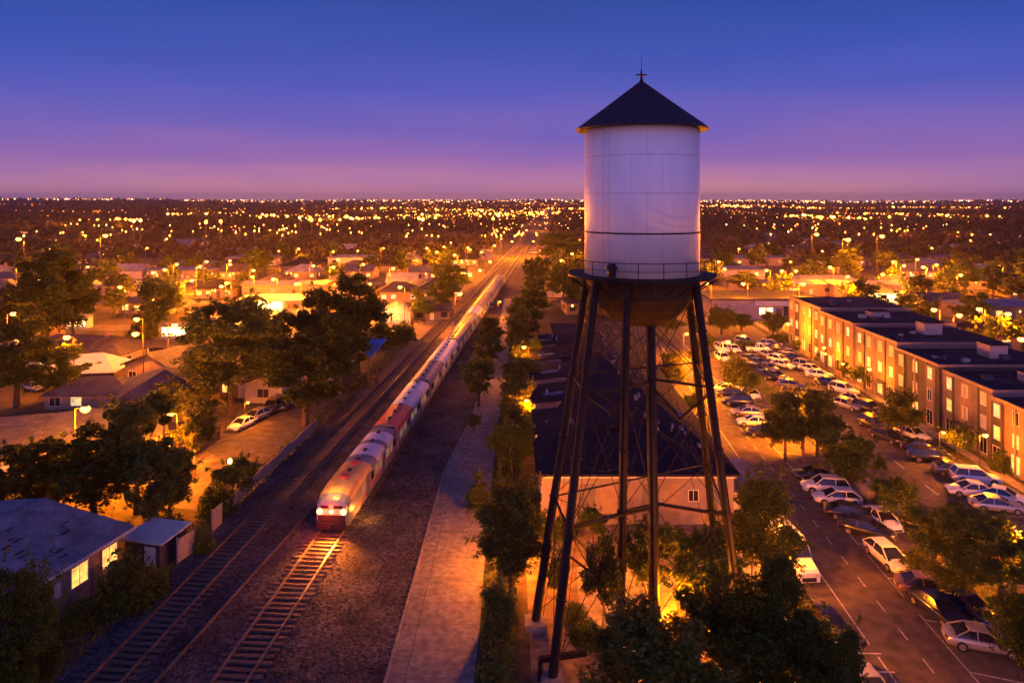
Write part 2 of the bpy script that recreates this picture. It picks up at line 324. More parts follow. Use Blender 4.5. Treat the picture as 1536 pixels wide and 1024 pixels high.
# the dusk glow is stronger behind the camera (that is where the sun went down)
gy = nt.nodes.new('ShaderNodeMapRange'); gy.inputs['From Min'].default_value = .6; gy.inputs['From Max'].default_value = -1; gy.inputs['To Min'].default_value = 1; gy.inputs['To Max'].default_value = 2.0
nt.links.new(sx.outputs['Y'], gy.inputs['Value'])
sk = nt.nodes.new('ShaderNodeTexSky'); sk.sky_type = 'NISHITA'; sk.sun_disc = False; sk.sun_elevation = R(-2); sk.sun_rotation = R(190)
sks = nt.nodes.new('ShaderNodeVectorMath'); sks.operation = 'SCALE'; sks.inputs['Scale'].default_value = .05; nt.links.new(sk.outputs[0], sks.inputs[0])
sa = nt.nodes.new('ShaderNodeVectorMath'); sa.operation = 'ADD'; nt.links.new(rp.outputs[0], sa.inputs[0]); nt.links.new(sks.outputs[0], sa.inputs[1])
nt.links.new(sa.outputs[0], bg.inputs['Color']); nt.links.new(gy.outputs[0], bg.inputs['Strength'])
vs = scene.view_settings; scene.display_settings.display_device = 'sRGB'; vs.view_transform = 'Standard'; vs.look = 'None'; vs.exposure = 0; vs.gamma = 1
scene.cycles.max_bounces = 4; scene.cycles.diffuse_bounces = 2; scene.cycles.glossy_bounces = 2; scene.cycles.transmission_bounces = 2
scene.cycles.sample_clamp_indirect = 4; scene.cycles.use_light_tree = True
scene.cycles.caustics_reflective = False; scene.cycles.caustics_refractive = False
# ------------------------------------------------------------------ ground
def sheet(name, pts, z, m, kind='structure'):
    n = len(pts); a = sum(pts[i][0]*pts[(i+1) % n][1]-pts[(i+1) % n][0]*pts[i][1] for i in range(n))
    if a < 0: pts = pts[::-1]
    mb = MB(); mb.add([(x, y, z) for x, y in pts], [tuple(range(n))]); o = mb.build(name, m); return tag(o, kind=kind)
def strip(name, left, right, z, m):
    mb = MB(); n = len(left)
    mb.add([(x, y, z) for x, y in left]+[(x, y, z) for x, y in right], [(i, n+i, n+i+1, i+1) for i in range(n-1)])
    return tag(mb.build(name, m), kind='structure')
S = 30000
sheet('ground', [(-S, -200), (S, -200), (S, S), (-S, S)], 0, M['earth'])
K = .065   # the railway runs along (K, 1)
def rx(x0, y): return x0+K*y
ys = [25, 40, 60, 80, 100, 130, 170, 220, 280, 360]
strip('railway_ballast', [(rx(-29.6, y), y) for y in ys], [G(578, 1024)[0:1][0] < 0 and (rx(-10.0, y) if y < 90 else rx(-10.0-(y-90)*.012, y), y) for y in ys], .012, M['ballast'])
strip('railway_ballast', [(rx(-31, y), y) for y in (360, 900)], [(rx(-15, y), y) for y in (360, 900)], .012, M['ballast'])
for x0_, k_ in ((-19.0, .065), (-26.35, .067)): strip('ballast_stain', [(x0_-.75+k_*y+.1*math.sin(y*.7), y) for y in range(25, 240, 3)], [(x0_+.75+k_*y+.12*math.sin(y*.9), y) for y in range(25, 240, 3)], .018, M['track_bed'])
# right-hand street frame: u = X - .068 Y
U = .068
def ux(u, y): return u+U*y
def ustrip(name, u0, u1, y0, y1, z, m): return strip(name, [(ux(u0, y0), y0), (ux(u0, y1), y1)], [(ux(u1, y0), y0), (ux(u1, y1), y1)], z, m)
def slab(name, u0, u1, y0, y1, h, m):
    mb = MB(); mb.poly([(ux(u0, y0), y0), (ux(u1, y0), y0), (ux(u1, y1), y1), (ux(u0, y1), y1)], -.05, h); return tag(mb.build(name, m), kind='structure')
ustrip('street', 15.6, 29.2, 22, 205, .008, M['asphalt'])
ustrip('car_park', 31.6, 43.4, 40, 165, .010, M['asphalt'])
slab('median', 29.2, 31.6, 40, 112, .13, M['grass'])
slab('median', 29.2, 31.6, 136, 165, .13, M['grass'])
slab('sidewalk', 13.9, 15.6, 22, 60, .12, M['concrete'])
slab('lawn', 43.4, 44.3, 50, 160, .12, M['grass'])
slab('sidewalk', 44.3, 45.5, 50, 160, .14, M['concrete'])
slab('lawn', 45.5, 47.2, 62, 160, .12, M['grass'])
sheet('tower_yard', [(1.2, 33), (14.6, 33), (17.8, 62), (1.0, 62)], .010, M['sand'])
sheet('driveway', [G(1015, 940), G(870, 960), G(865, 850), G(1015, 850)], .018, M['concrete'])
# the long path beside the tracks
pl = [(578, 1024), (615, 898), (640, 805), (669, 703), (702, 640), (722, 590), (741, 530), (752, 480), (757, 445)]
pr = [(718, 1024), (719, 952), (722, 890), (731, 805), (740, 703), (745, 640), (756, 590), (764, 530), (766, 480), (767, 445)]
def resample(pts, ysamp):
    g = sorted((G(*p) for p in pts), key=lambda q: q[1]); X = [q[0] for q in g]; Y = [q[1] for q in g]
    return [(float(np.interp(y, Y, X)), y) for y in ysamp]
yy = [41, 46, 52, 60, 73, 87, 101, 128, 163, 200]
L_, R_ = resample(pl, yy), resample(pr, yy)
L_[0] = (L_[0][0]-.1, 26); R_[0] = (R_[0][0]-.5, 26)
strip('path', L_, R_, .03, M['path'])
mb = MB()
for i in range(len(L_)-1):
    a, b = L_[i], L_[i+1]; mb.beam((a[0]-.08, a[1], .04), (b[0]-.08, b[1], .04), .16, .16)
tag(mb.build('path_kerb', M['concrete']), kind='structure')
joints = MB()
for k in range(60):
    y = 28+k*2.6
    xl = np.interp(y, [p[1] for p in L_], [p[0] for p in L_]); xr = np.interp(y, [p[1] for p in R_], [p[0] for p in R_])
    joints.add([(xl+.1, y, .034), (xr, y, .034), (xr, y+.05, .034), (xl+.1, y+.05, .034)], [(0, 1, 2, 3)])
for i in range(len(L_)-1):
    a, b = L_[i], L_[i+1]; joints.add([(a[0]+1.0, a[1], .038), (a[0]+1.06, a[1], .038), (b[0]+1.06, b[1], .038), (b[0]+1.0, b[1], .038)], [(0, 1, 2, 3)])
tag(joints.build('path_joints', M['asphalt_lot']), kind='structure')
strip('verge', [(x+.05, y) for x, y in R_], [(x+1.9+.01*y, y) for x, y in R_], .045, M['grass'])
# left-hand lots and streets
sheet('dirt_lot', [G(255, 760), G(345, 772), G(480, 650), G(560, 583), G(450, 592), G(330, 600), G(235, 640)], .006, M['asphalt_lot'])
sheet('lane', [G(215, 600), G(330, 690), G(200, 740), G(80, 690)], .014, M['sand'])
sheet('street', [(-140, 121), (-44, 118), (-44, 127), (-140, 131)], .010, M['asphalt_lot'])
sheet('forecourt', [G(395, 520), G(480, 520), G(480, 463), G(270, 463), G(300, 492)], .016, M['concrete'])
sheet('lit_yard', [G(430, 520), G(700, 505), G(705, 470), G(470, 470)], .020, M['sand'])
sheet('car_park', [(28, 168), (80, 164), (84, 150), (31, 150)], .022, M['asphalt'])
# markings
def mark(u0, u1, y0, y1, z=.024): return [(ux(u0, y0), y0, z), (ux(u1, y0), y0, z), (ux(u1, y1), y1, z), (ux(u0, y1), y1, z)]
lm = MB()
for y0, y1 in ((24, 43.0), (44.2, 150)): lm.add(mark(19.5, 19.62, y0, y1), [(0, 1, 2, 3)])
for k in range(45):
    y = 26+k*3.1; lm.add(mark(22.15, 22.25, y, y+1.3), [(0, 1, 2, 3)])
for a, b in ((24, 47.4), (49.5, 55.5), (57, 62), (63.5, 150)): lm.add(mark(24.3, 24.4, a, b), [(0, 1, 2, 3)])
for k in range(20):
    y = 41.5+k*5.2
    lm.add([(ux(24.4, y), y, .028), (ux(24.4, y)+.0, y+.14, .028), (ux(27.4, y), y-1.0, .028), (ux(27.4, y), y-1.14, .028)], [(0, 1, 2, 3)])
for y in (41.6, 43.3): lm.add([(ux(17.2, y), y, .028), (ux(19.9, y), y-.1, .028), (ux(19.9, y), y+.05, .028), (ux(17.2, y), y+.15, .028)], [(0, 1, 2, 3)])
for k in range(16):
    y = 60+k*6.6; lm.add(mark(35.95, 36.1, y, y+2.4), [(0, 1, 2, 3)])
for k in range(34):
    y = 62+k*2.9; lm.add(mark(39.2, 43.0, y, y+.12), [(0, 1, 2, 3)])
tag(lm.build('road_markings', M['line']), kind='structure')
tar = MB()
for k in range(14):
    y = 30+k*8+random.random()*4; u = random.uniform(19, 28)
    tar.add(mark(u, u+random.uniform(.8, 2.2), y, y+random.uniform(1, 4), .0165), [(0, 1, 2, 3)])
tag(tar.build('road_patches', M['asphalt_lot']), kind='structure')
# cross streets of the town, left and right of the line
ROWS = [(150, 'first'), (190, 'second'), (236, 'third'), (290, 'fourth'), (352, 'fifth'), (425, 'sixth'), (510, 'seventh')]
for i, (y, nm) in enumerate(ROWS):
    x0, x1 = -y*.80, y*.80
    if y < 300:
        sheet('street', [(x0, y+2), (rx(-32, y), y-2), (rx(-32, y), y+5), (x0, y+9)], .030+i*.004, M['asphalt_lot'])
        if y > 180: sheet('street', [(x1, y+2), (62 if y < 200 else rx(4, y), y-2), (62 if y < 200 else rx(4, y), y+5), (x1, y+9)], .030+i*.004, M['asphalt_lot'])
    else: sheet('street', [(x0, y+2), (x1, y-2), (x1, y+5), (x0, y+9)], .030+i*.004, M['asphalt_lot'])
sheet('street', [(70, 92), (78, 90), (128, 226), (118, 229)], .062, M['asphalt_lot'])
# ------------------------------------------------------------------ railway tracks
def track(x0, k, y0, y1, gauge, nslp, label, step=.62):
    t = empty('railway_track', (0, 0, .02), 0, label, 'railway track', 'railway tracks')
    for s in (-1, 1):
        mb = MB(); a = (x0+s*gauge/2+k*y0, y0, 0); b = (x0+s*gauge/2+k*y1, y1, 0)
        mb.beam((a[0], a[1], .235), (b[0], b[1], .235), .085, .055); mb.beam((a[0], a[1], .175), (b[0], b[1], .175), .025, .09); mb.beam((a[0], a[1], .118), (b[0], b[1], .118), .16, .03)
        mb.build('rail', M['rail'], t)
    rest = MB(); n = int((y1-y0)/step); first = None
    for i in range(n):
        y = y0+i*step+random.uniform(-.04, .04); x = x0+k*y; hw = gauge/2+.62+random.uniform(-.06, .06); dz = random.uniform(-.02, .015)
        dx = random.uniform(-.05, .05)
        if i < nslp:
            if first is None:
                first = MB().box(-hw, hw, -.13, .13, -.03, .10).build('sleeper', M['sleeper'], t); o = first
            else: o = first.copy(); COL.objects.link(o); o.parent = t
            o.location = (x+dx, y, dz); o.rotation_euler = (0, 0, -k+random.uniform(-.02, .02)); o.scale = (1+random.uniform(-.05, .05), random.uniform(.85, 1.1), 1)
        else: rest.box(x-hw+dx, x+hw+dx, y-.13, y+.13, -.03, .10+dz)
    if rest.v: tag(rest.build('sleeper', M['sleeper'], t), kind='stuff')
    return t
track(-19.0, .065, 30, 820, 2.0, 100, 'railway track under the passenger train, its rails glinting orange ahead of the train')
track(-26.35, .067, 30, 820, 2.0, 100, 'empty railway track nearest the fence, left of the passenger train')
t = empty('siding_rail', (0, 0, .02), 0, 'lone thin rail curving in between the two railway tracks', 'rail')
mb = MB(); P = [(-21.9, 26), (-20.6, 40.7), (-19.1, 54), (-17.75, 66), (-16.4, 78), (-14.9, 92), (-13.2, 108)]
for a, b in zip(P, P[1:]): mb.beam((a[0], a[1], .14), (b[0], b[1], .14), .09, .2)
mb.build('rail', M['rail'], t)
mb = MB()
for k in range(0, 120):
    y = 28+k*.66; x = np.interp(y, [p[1] for p in P], [p[0] for p in P]); mb.box(x-.22, x+.22, y-.1, y+.1, -.02, .06)
tag(mb.build('rail_clip', M['sleeper'], t), kind='stuff')
# ballast stones, loose and uncountable
sv = []; rs = MB()
for k in range(9000):
    y = 38+(random.random()**1.6)*62; x = rx(random.uniform(-29, -10.2), y); s = random.uniform(.03, .085); a = random.uniform(0, PI)
    c, d = math.cos(a)*s, math.sin(a)*s
    rs.add([(x+c, y+d, .0), (x-d, y+c, .0), (x-c*1.1, y-d, .0), (x+d, y-c, .0), (x+c*.2, y+d*.2, s*.9)], [(0, 1, 4), (1, 2, 4), (2, 3, 4), (3, 0, 4)])
tag(rs.build('ballast_stones', M['ballast'], loc=(0, 0, .02)), kind='stuff')
# ------------------------------------------------------------------ train
def xsec(hw, zb, zt, crown=.35):
    return [(-hw, zb), (-hw, zt-.55), (-hw*.93, zt-.26), (-hw*.76, zt-.06), (-hw*.4, zt+crown*.4), (0, zt+crown*.5), (hw*.4, zt+crown*.4), (hw*.76, zt-.06), (hw*.93, zt-.26), (hw, zt-.55), (hw, zb)]
ANG = -math.atan(K)
def loft(secs, idx=None, cap=True):
    "secs: list of (y, [(x,z)..]); idx picks a run of section points"
    mb = MB(); n = None
    vs = []
    for y, s in secs:
        q = s if idx is None else s[idx[0]:idx[1]]
        n = len(q); vs += [(x, y, z) for x, z in q]
    fs = [(i*n+j, i*n+j+1, (i+1)*n+j+1, (i+1)*n+j) for i in range(len(secs)-1) for j in range(n-1)]
    if cap: fs += [tuple(range(n-1, -1, -1)), tuple((len(secs)-1)*n+j for j in range(n))]
    return mb.add(vs, fs)
def carriage(y0, L, label, roofs, lead=False, nwin=9):
    x = rx(-19.0, y0); t = empty('train_carriage', (x, y0, .29), ANG, label, 'train carriage', 'carriages of the passenger train')
    hw, zt = 1.5, 2.95
    ya = 0 if not lead else 0
    if lead:
        secs = []
        for y, f, top in ((0, .84, 2.05), (.2, .92, 2.35), (.7, .97, 2.62), (1.6, .99, 2.84), (3.0, 1, 2.95), (L-.3, 1, 2.95)):
            secs.append((y, xsec(hw*f, .45, top, .3)))
    else: secs = [(.25, xsec(hw, .45, zt)), (L-.25, xsec(hw, .45, zt))]
    loft(secs).build('body', M['train_side'], t, smooth=False)
    # roof skins, slightly proud of the shell
    def roof(a, b, m, nm='roof_panel'):
        q = [(y, [(px_*1.004, pz+.012) for px_, pz in s]) for y, s in secs]
        def at(y):
            for (ya_, sa_), (yb_, sb_) in zip(q, q[1:]):
                if ya_ <= y <= yb_+1e-6:
                    f = (y-ya_)/max(1e-6, yb_-ya_); return [(p[0]*(1-f)+r[0]*f, p[1]*(1-f)+r[1]*f) for p, r in zip(sa_, sb_)]
            return q[-1][1]
        ys_ = [a]+[y for y, _ in q if a < y < b]+[b]
        o = loft([(y, at(y)) for y in ys_], (1, 10), False).build(nm, m, t)
        return o
    for a, b, m in roofs: roof(max(a*L, secs[0][0]+.02), min(b*L, secs[-1][0]-.02), M[m])
    step = (L-(4.2 if lead else 1.6))/nwin
    for s in (-1, 1):
        for k in range(nwin):
            y = (3.8 if lead else .9)+k*step
            mb = MB(); mb.box(s*hw-.012 if s > 0 else s*hw-.02, s*hw+.02 if s > 0 else s*hw+.012, y+.15, y+step*.72, 1.45, 2.2)
            mb.build('window', M['lit_dim'] if (k+int(y0)) % 3 else M['dark_glass'], t)
    for s in (-1, 1): MB().box(s*1.51-.01, s*1.51+.01, .8, L-.8, 1.05, 1.18).build('side_stripe', M['train_red'] if lead else M['train_white'], t)
    MB().box(-1.15, 1.15, .5, L-.5, .12, .44).build('underframe', M['train_black'], t)
    for k in (.33, .66): MB().box(1.50, 1.53, k*L-.55, k*L+.55, .6, 2.55).build('door', M['train_grey'], t)
    for y in (2.2, L-2.2):
        b = MB().box(-.95, .95, y-1.1, y+1.1, .05, .40).build('bogie', M['train_black'], t)
        for dy in (-.75, .75):
            MB().tube((-1.1, y+dy, .13), (1.1, y+dy, .13), .40, n=16).build('wheel', M['rail'], b)
    for k in range(int(L/2.6)):
        y = 2.2+k*2.6
        if lead and y < 4: continue
        MB().box(-.16, .16, y, y+.55, zt+.13, zt+.30).build('roof_vent', M['train_black'], t)
    if not lead:
        MB().box(-1.1, 1.1, -.2, .26, .55, 2.9).build('gangway', M['train_black'], t)
    return t
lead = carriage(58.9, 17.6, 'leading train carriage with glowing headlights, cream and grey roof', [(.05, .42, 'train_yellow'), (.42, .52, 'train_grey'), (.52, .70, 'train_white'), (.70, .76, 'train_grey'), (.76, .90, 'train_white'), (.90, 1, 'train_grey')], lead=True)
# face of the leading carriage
MB().box(-1.18, 1.18, -.03, .14, 1.32, 1.80).build('nose_glow', M['red_glow'], lead); MB().box(-1.16, 1.16, -.05, .1, .45, 1.28).build('lower_panel', M['train_black'], lead)  # upper panel glows itself, standing for red spill of the marker lights
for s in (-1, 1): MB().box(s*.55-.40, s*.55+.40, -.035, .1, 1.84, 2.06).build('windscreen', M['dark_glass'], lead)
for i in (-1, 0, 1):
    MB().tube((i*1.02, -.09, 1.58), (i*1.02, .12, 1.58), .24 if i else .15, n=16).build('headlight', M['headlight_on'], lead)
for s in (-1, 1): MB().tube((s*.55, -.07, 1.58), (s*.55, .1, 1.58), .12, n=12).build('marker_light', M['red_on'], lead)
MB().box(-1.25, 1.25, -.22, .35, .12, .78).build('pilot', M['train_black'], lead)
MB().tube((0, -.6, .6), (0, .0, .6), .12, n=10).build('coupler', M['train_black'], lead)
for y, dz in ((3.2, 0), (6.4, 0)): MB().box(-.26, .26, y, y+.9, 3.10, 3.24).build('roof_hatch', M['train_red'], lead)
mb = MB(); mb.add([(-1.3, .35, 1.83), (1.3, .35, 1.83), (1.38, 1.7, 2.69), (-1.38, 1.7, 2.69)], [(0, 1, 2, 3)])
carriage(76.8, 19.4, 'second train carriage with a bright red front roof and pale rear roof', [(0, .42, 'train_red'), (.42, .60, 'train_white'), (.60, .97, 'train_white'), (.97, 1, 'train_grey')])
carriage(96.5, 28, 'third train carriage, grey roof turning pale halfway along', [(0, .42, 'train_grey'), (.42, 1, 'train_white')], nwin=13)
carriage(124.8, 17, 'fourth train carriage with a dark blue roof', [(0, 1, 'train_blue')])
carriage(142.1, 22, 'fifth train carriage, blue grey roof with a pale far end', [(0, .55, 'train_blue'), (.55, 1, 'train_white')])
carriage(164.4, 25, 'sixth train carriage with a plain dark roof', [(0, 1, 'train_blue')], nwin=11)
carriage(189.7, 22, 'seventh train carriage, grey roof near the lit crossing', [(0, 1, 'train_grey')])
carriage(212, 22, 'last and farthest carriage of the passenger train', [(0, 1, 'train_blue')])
def light(name, kind, loc, energy, col, parent=None, size=.25, rot=None, spot=None, blend=.6):
    l = bpy.data.lights.new(name, kind); l.energy = energy; l.color = col
    if kind == 'SPOT': l.spot_size = spot; l.spot_blend = blend
    l.shadow_soft_size = size
    o = bpy.data.objects.new(name, l); COL.objects.link(o); o.location = loc
    if rot: o.rotation_euler = rot
    if parent: o.parent = parent
    return o
light('headlight_beam', 'SPOT', (0, -.5, 1.6), 15000, (1, .22, .01), lead, .2, (R(56), 0, R(193)), R(92), .9)
light('roof_lamp', 'POINT', (0, .2, 3.9), 380, (1, .40, .06), lead, .15)
light('marker_glow', 'POINT', (-.4, -1.1, 1.5), 420, (1, .05, .02), lead, .15)
light('side_glow', 'POINT', (2.4, 2.6, .7), 220, (1, .32, .04), lead, .2)
# ------------------------------------------------------------------ water tower
TX, TY = 9.15, 49.5
tw = empty('water_tower', (TX, TY, 0), 0, 'tall water tower with white cylindrical tank, dark conical roof and six steel legs', 'water tower')
n = 96
mb = MB(); rt = 4.0; z0, z1 = 22.9, 33.15
mb.lathe([(rt, z0), (rt, z1)], n=n, cap=True); tank = mb.build('tank', M['tank'], tw)
uvl = tank.data.uv_layers.new(name='UVMap'); me = tank.data
for p in me.polygons:
    if len(p.vertices) == 4:
        cx = [math.atan2(me.vertices[v].co.y, me.vertices[v].co.x) for v in p.vertices]
        if max(cx)-min(cx) > PI: cx = [c+2*PI if c < 0 else c for c in cx]
        for li, c, v in zip(p.loop_indices, cx, p.vertices): uvl.data[li].uv = ((c+.35)*rt, me.vertices[v].co.z-20.8)
        p.use_smooth = True
for nm, z, r, h, m in (('hoop', 25.83, rt+.035, .10, 'band'), ('seam', 28.5, rt+.010, .03, 'train_white'), ('seam', 31.05, rt+.010, .03, 'train_white'), ('seam', 25.2, rt+.006, .02, 'train_white')):
    MB().lathe([(rt-.02, z-h/2), (r, z-h/2), (r, z+h/2), (rt-.02, z+h/2)], n=n, cap=False).build(nm, M[m], tw, smooth=False)
roof = MB().lathe([(rt+.02, 33.02), (4.60, 32.92), (4.64, 33.02), (4.30, 33.30), (2.2, 34.85), (.22, 36.28), (.12, 36.30)], n=24).build('roof', M['tank_roof'], tw)
MB().lathe([(.22, 36.25), (.10, 36.55), (.07, 36.95), (.05, 37.2)], n=12).build('finial', M['bowl'], roof)
fb = MB(); fb.beam((-.38, 0, 36.88), (.38, 0, 36.88), .12, .1); fb.beam((0, -.3, 36.84), (0, .3, 36.84), .1, .08); fb.build('vent_arm', M['band'], roof)
MB().tube((0, 0, 37.1), (0, 0, 38.2), .022, .012, n=6).build('antenna', M['band'], roof)
mb = MB()
for k in range(24):
    a = 2*PI*(k+.0)/24; c, s = math.cos(a), math.sin(a); mb.tube((4.5*c, 4.5*s, 33.10), (.25*c, .25*s, 36.30), .022, n=4)
mb.build('roof_rib', M['tank_roof'], roof)
MB().lathe([(3.95, 22.85), (3.9, 22.2), (3.72, 21.4), (3.25, 20.6), (2.5, 19.95), (1.6, 19.45), (.7, 19.22), (.25, 19.2)], n=16).build('bowl', M['bowl'], tw)
plat = MB().lathe([(3.9, 22.70), (5.2, 22.74), (5.2, 22.86), (3.9, 22.86)], n=48, cap=False).build('walkway', M['steel'], tw)
br = MB()
for k in range(24):
    a = 2*PI*k/24; c, s = math.cos(a), math.sin(a); br.beam((3.8*c, 3.8*s, 21.7), (5.15*c, 5.15*s, 22.6), .07, .07)
br.build('bracket', M['steel'], plat)
rl = empty('railing', (0, 0, 0)); rl.parent = tw
rb = MB()
def ring(mb, r, z, th, n=48):
    for k in range(n):
        a, b = 2*PI*k/n, 2*PI*(k+1)/n; mb.tube((r*math.cos(a), r*math.sin(a), z), (r*math.cos(b), r*math.sin(b), z), th, n=5)
for z, th in ((23.98, .028), (23.45, .018)): ring(rb, 5.12, z, th)
rail_ = rb.build('handrail', M['steel'], tw)
for k in range(20):
    a = 2*PI*(k+.3)/20; MB().tube((5.12*math.cos(a), 5.12*math.sin(a), 22.84), (5.12*math.cos(a), 5.12*math.sin(a), 23.98), .028, n=6).build('baluster', M['steel'], rail_)
bpy.data.objects.remove(rl)
# little equipment cabinet and ladder
mb = MB(); mb.box(-2.95, -2.45, -4.35, -3.95, 22.9, 23.9); mb.box(-3.05, -2.35, -4.4, -3.9, 23.55, 23.75); mb.build('equipment_box', M['band'], tw)
mb = MB()
for z in np.arange(23, 33, .33): mb.tube((-3.05, -2.72, z), (-2.72, -3.05, z), .007, n=4)
for p in ((-3.05, -2.72), (-2.72, -3.05)): mb.tube((p[0], p[1], 22.9), (p[0], p[1], 33), .010, n=4)
mb.build('ladder', M['w_white'], tw)
LEG = [((5.48, 50.6, 22.7), (1.50, 46.1, 0)), ((5.66, 47.0, 22.7), (2.32, 40.6, 0)), ((7.47, 45.5, 22.7), (6.98, 45.2, 0)),
       ((9.62, 48.6, 19.45), (9.22, 45.2, 0)), ((12.40, 47.4, 22.7), (14.55, 43.8, 0)), ((13.0, 52.2, 22.7), (15.9, 54.2, 0))]
def LP(i, z):
    a, b = LEG[i]; f = (a[2]-z)/(a[2]-b[2]); return Vector((a[0]+(b[0]-a[0])*f-TX, a[1]+(b[1]-a[1])*f-TY, z))
for i, (a, b) in enumerate(LEG):
    mb = MB(); p, q = LP(i, a[2]), LP(i, .25)
    d = (q-p).normalized(); wv = .50 if i < 5 else .46
    mb.tube(p, q, .27 if i != 3 else .34, .30 if i != 3 else .36, n=10)
    for z in (15.8, 7.9, 19.3, 11.8, 4.2):
        if z < a[2]-.3: c = LP(i, z); mb.tube(c-d*.06, c+d*.06, .36, .36, n=10)
    leg = mb.build('leg', M['steel'], tw)
    f = LP(i, 0); MB().box(f.x-.65, f.x+.65, f.y-.65, f.y+.65, -.05, .42).build('footing', M['conc_block'], leg)
ring_order = [0, 1, 2, 4, 5]
def st(i, zi, j, zj, w): MB().beam(LP(i, zi), LP(j, zj), w, w).build('strut', M['steel'], tw)
for z in (15.8, 7.9):
    for i, j, ww in ((0, 1, .12), (1, 2, .16), (2, 3, .14), (3, 4, .16), (4, 5, .12), (5, 0, .09)): st(i, z, j, z-(.1 if j > i else 0), ww)
st(1, 8.05, 3, 7.6, .14)
def vnode(i, j, z, px, py, y):
    P_ = Vector(((px-VX)*y/FPX-TX, y-TY, EYE-(py-HY)*y/FPX))
    vb = MB(); vb.beam(LP(i, z), P_, .13, .13); vb.beam(LP(j, z), P_, .11, .11); vb.lathe([(.02, P_.z-.16), (.17, P_.z), (.02, P_.z+.16)], n=8, cx=P_.x, cy=P_.y); vb.build('knee_brace', M['steel'], tw)
vnode(1, 2, 15.5, 916, 621, 45.0); vnode(3, 4, 15.3, 1019, 628, 45.2)
MB().beam(LP(1, 6.6), LP(3, .9), .13, .13).build('knee_brace', M['steel'], tw)
vb = MB(); vb.beam(LP(1, 1.2)-Vector((.9, 0, 0)), LP(1, 1.2)+Vector((1.9, .6, 0)), .26, .3); vb.beam(LP(1, 1.2)-Vector((.85, 0, 0)), LP(1, 1.2)-Vector((.85, 0, 1.25)), .26, .26)
vb.build('bracket_beam', M['steel'], tw)
rd = MB()
def rod(a, b, r=.026, sag=.0):
    if sag:
        m_ = (a+b)/2-Vector((0, 0, sag)); prev = a
        for k in range(1, 9):
            t_ = k/8; c = a*(1-t_)**2+m_*2*t_*(1-t_)+b*t_*t_; rd.tube(prev, c, r, n=5); prev = c
    else: rd.tube(a, b, r, n=5)
for i, j in ((0, 1), (1, 2), (2, 3), (3, 4), (4, 5), (5, 0), (1, 3), (2, 4)):
    for za, zb in ((22.0, 15.8), (15.6, 8.0), (7.8, .8)):
        ta, tb = min(za, LEG[i][0][2]-.4), min(za, LEG[j][0][2]-.4)
        rod(LP(i, ta), LP(j, zb)); rod(LP(j, tb), LP(i, zb))
for i, z, j, w_, s in ((0, 22, 0, .8, 1.5), (1, 22.3, 1, 1.0, 1.1), (5, 22, 5, .8, .8), (3, 19, 4, 1, 5.0), (2, 20, 3, 14, 3), (3, 18.5, 5, 6, 2.0), (1, 11.5, 3, 12.5, 2.4), (3, 12.6, 5, 9.5, 1.2)):
    rod(LP(i, z)+Vector((.35, -.3, 0)), LP(j, w_)+Vector((.4, -.35, 0)), .018, s)
rd.build('brace_rod', M['rod'], tw)
# ------------------------------------------------------------------ street lamps
def lamp_proto(kind):
    t = empty('street_lamp', (0, 0, 0), 0, 'lamp', 'street lamp', 'street lamps')
    h = 8.6
    MB().tube((0, 0, 0), (0, 0, h-.2), .09, .06, n=8).build('pole', M['pole' if kind != 'dark' else 'dark_pole'], t)
    MB().tube((0, 0, h-.3), (.9, 0, h), .05, .04, n=6).build('arm', M['pole'], t)
    hd = MB().box(.75, 1.35, -.14, .14, h-.02, h+.08).build('lamp_head', M['dark_pole'], t)
    MB().lathe([(.06, h-.62), (.36, h-.50), (.50, h-.28), (.34, h-.03)], n=12, cx=1.05).build('globe', M['sodium'], hd)
    light('lamp_light', 'POINT', (1.05, 0, h-1.15), 1, (1, .22, .001), t, .3)
    return t
LAMPN = {}
def lamp(x, y, label, power=4200, rz=0, sc=1.0, group='street lamps of the town', col=(1, .22, .001), white=False):
    key = (round(power, -2), col)
    if 'base' not in LAMPN: LAMPN['base'] = lamp_proto(''); o = LAMPN['base']
    else: o = copy_tree(LAMPN['base'])
    o.location = (x, y, 0); o.rotation_euler = (0, 0, rz); o.scale = (sc,)*3; o['label'] = label; o['group'] = group
    for c in o.children:
        if c.type == 'LIGHT':
            if key not in LAMPN:
                l = c.data.copy(); l.energy = power*2.3; l.color = col; LAMPN[key] = l
            c.data = LAMPN[key]
    return o
def lampG(px, py, label, power=4200, h=8.4, rz=0, group='street lamps of the town', **k):
    x, y = G(px, py, h); return lamp(x-1.05*math.cos(rz)*(h/8.4), y-1.05*math.sin(rz)*(h/8.4), label, power, rz, h/8.4, group, **k)
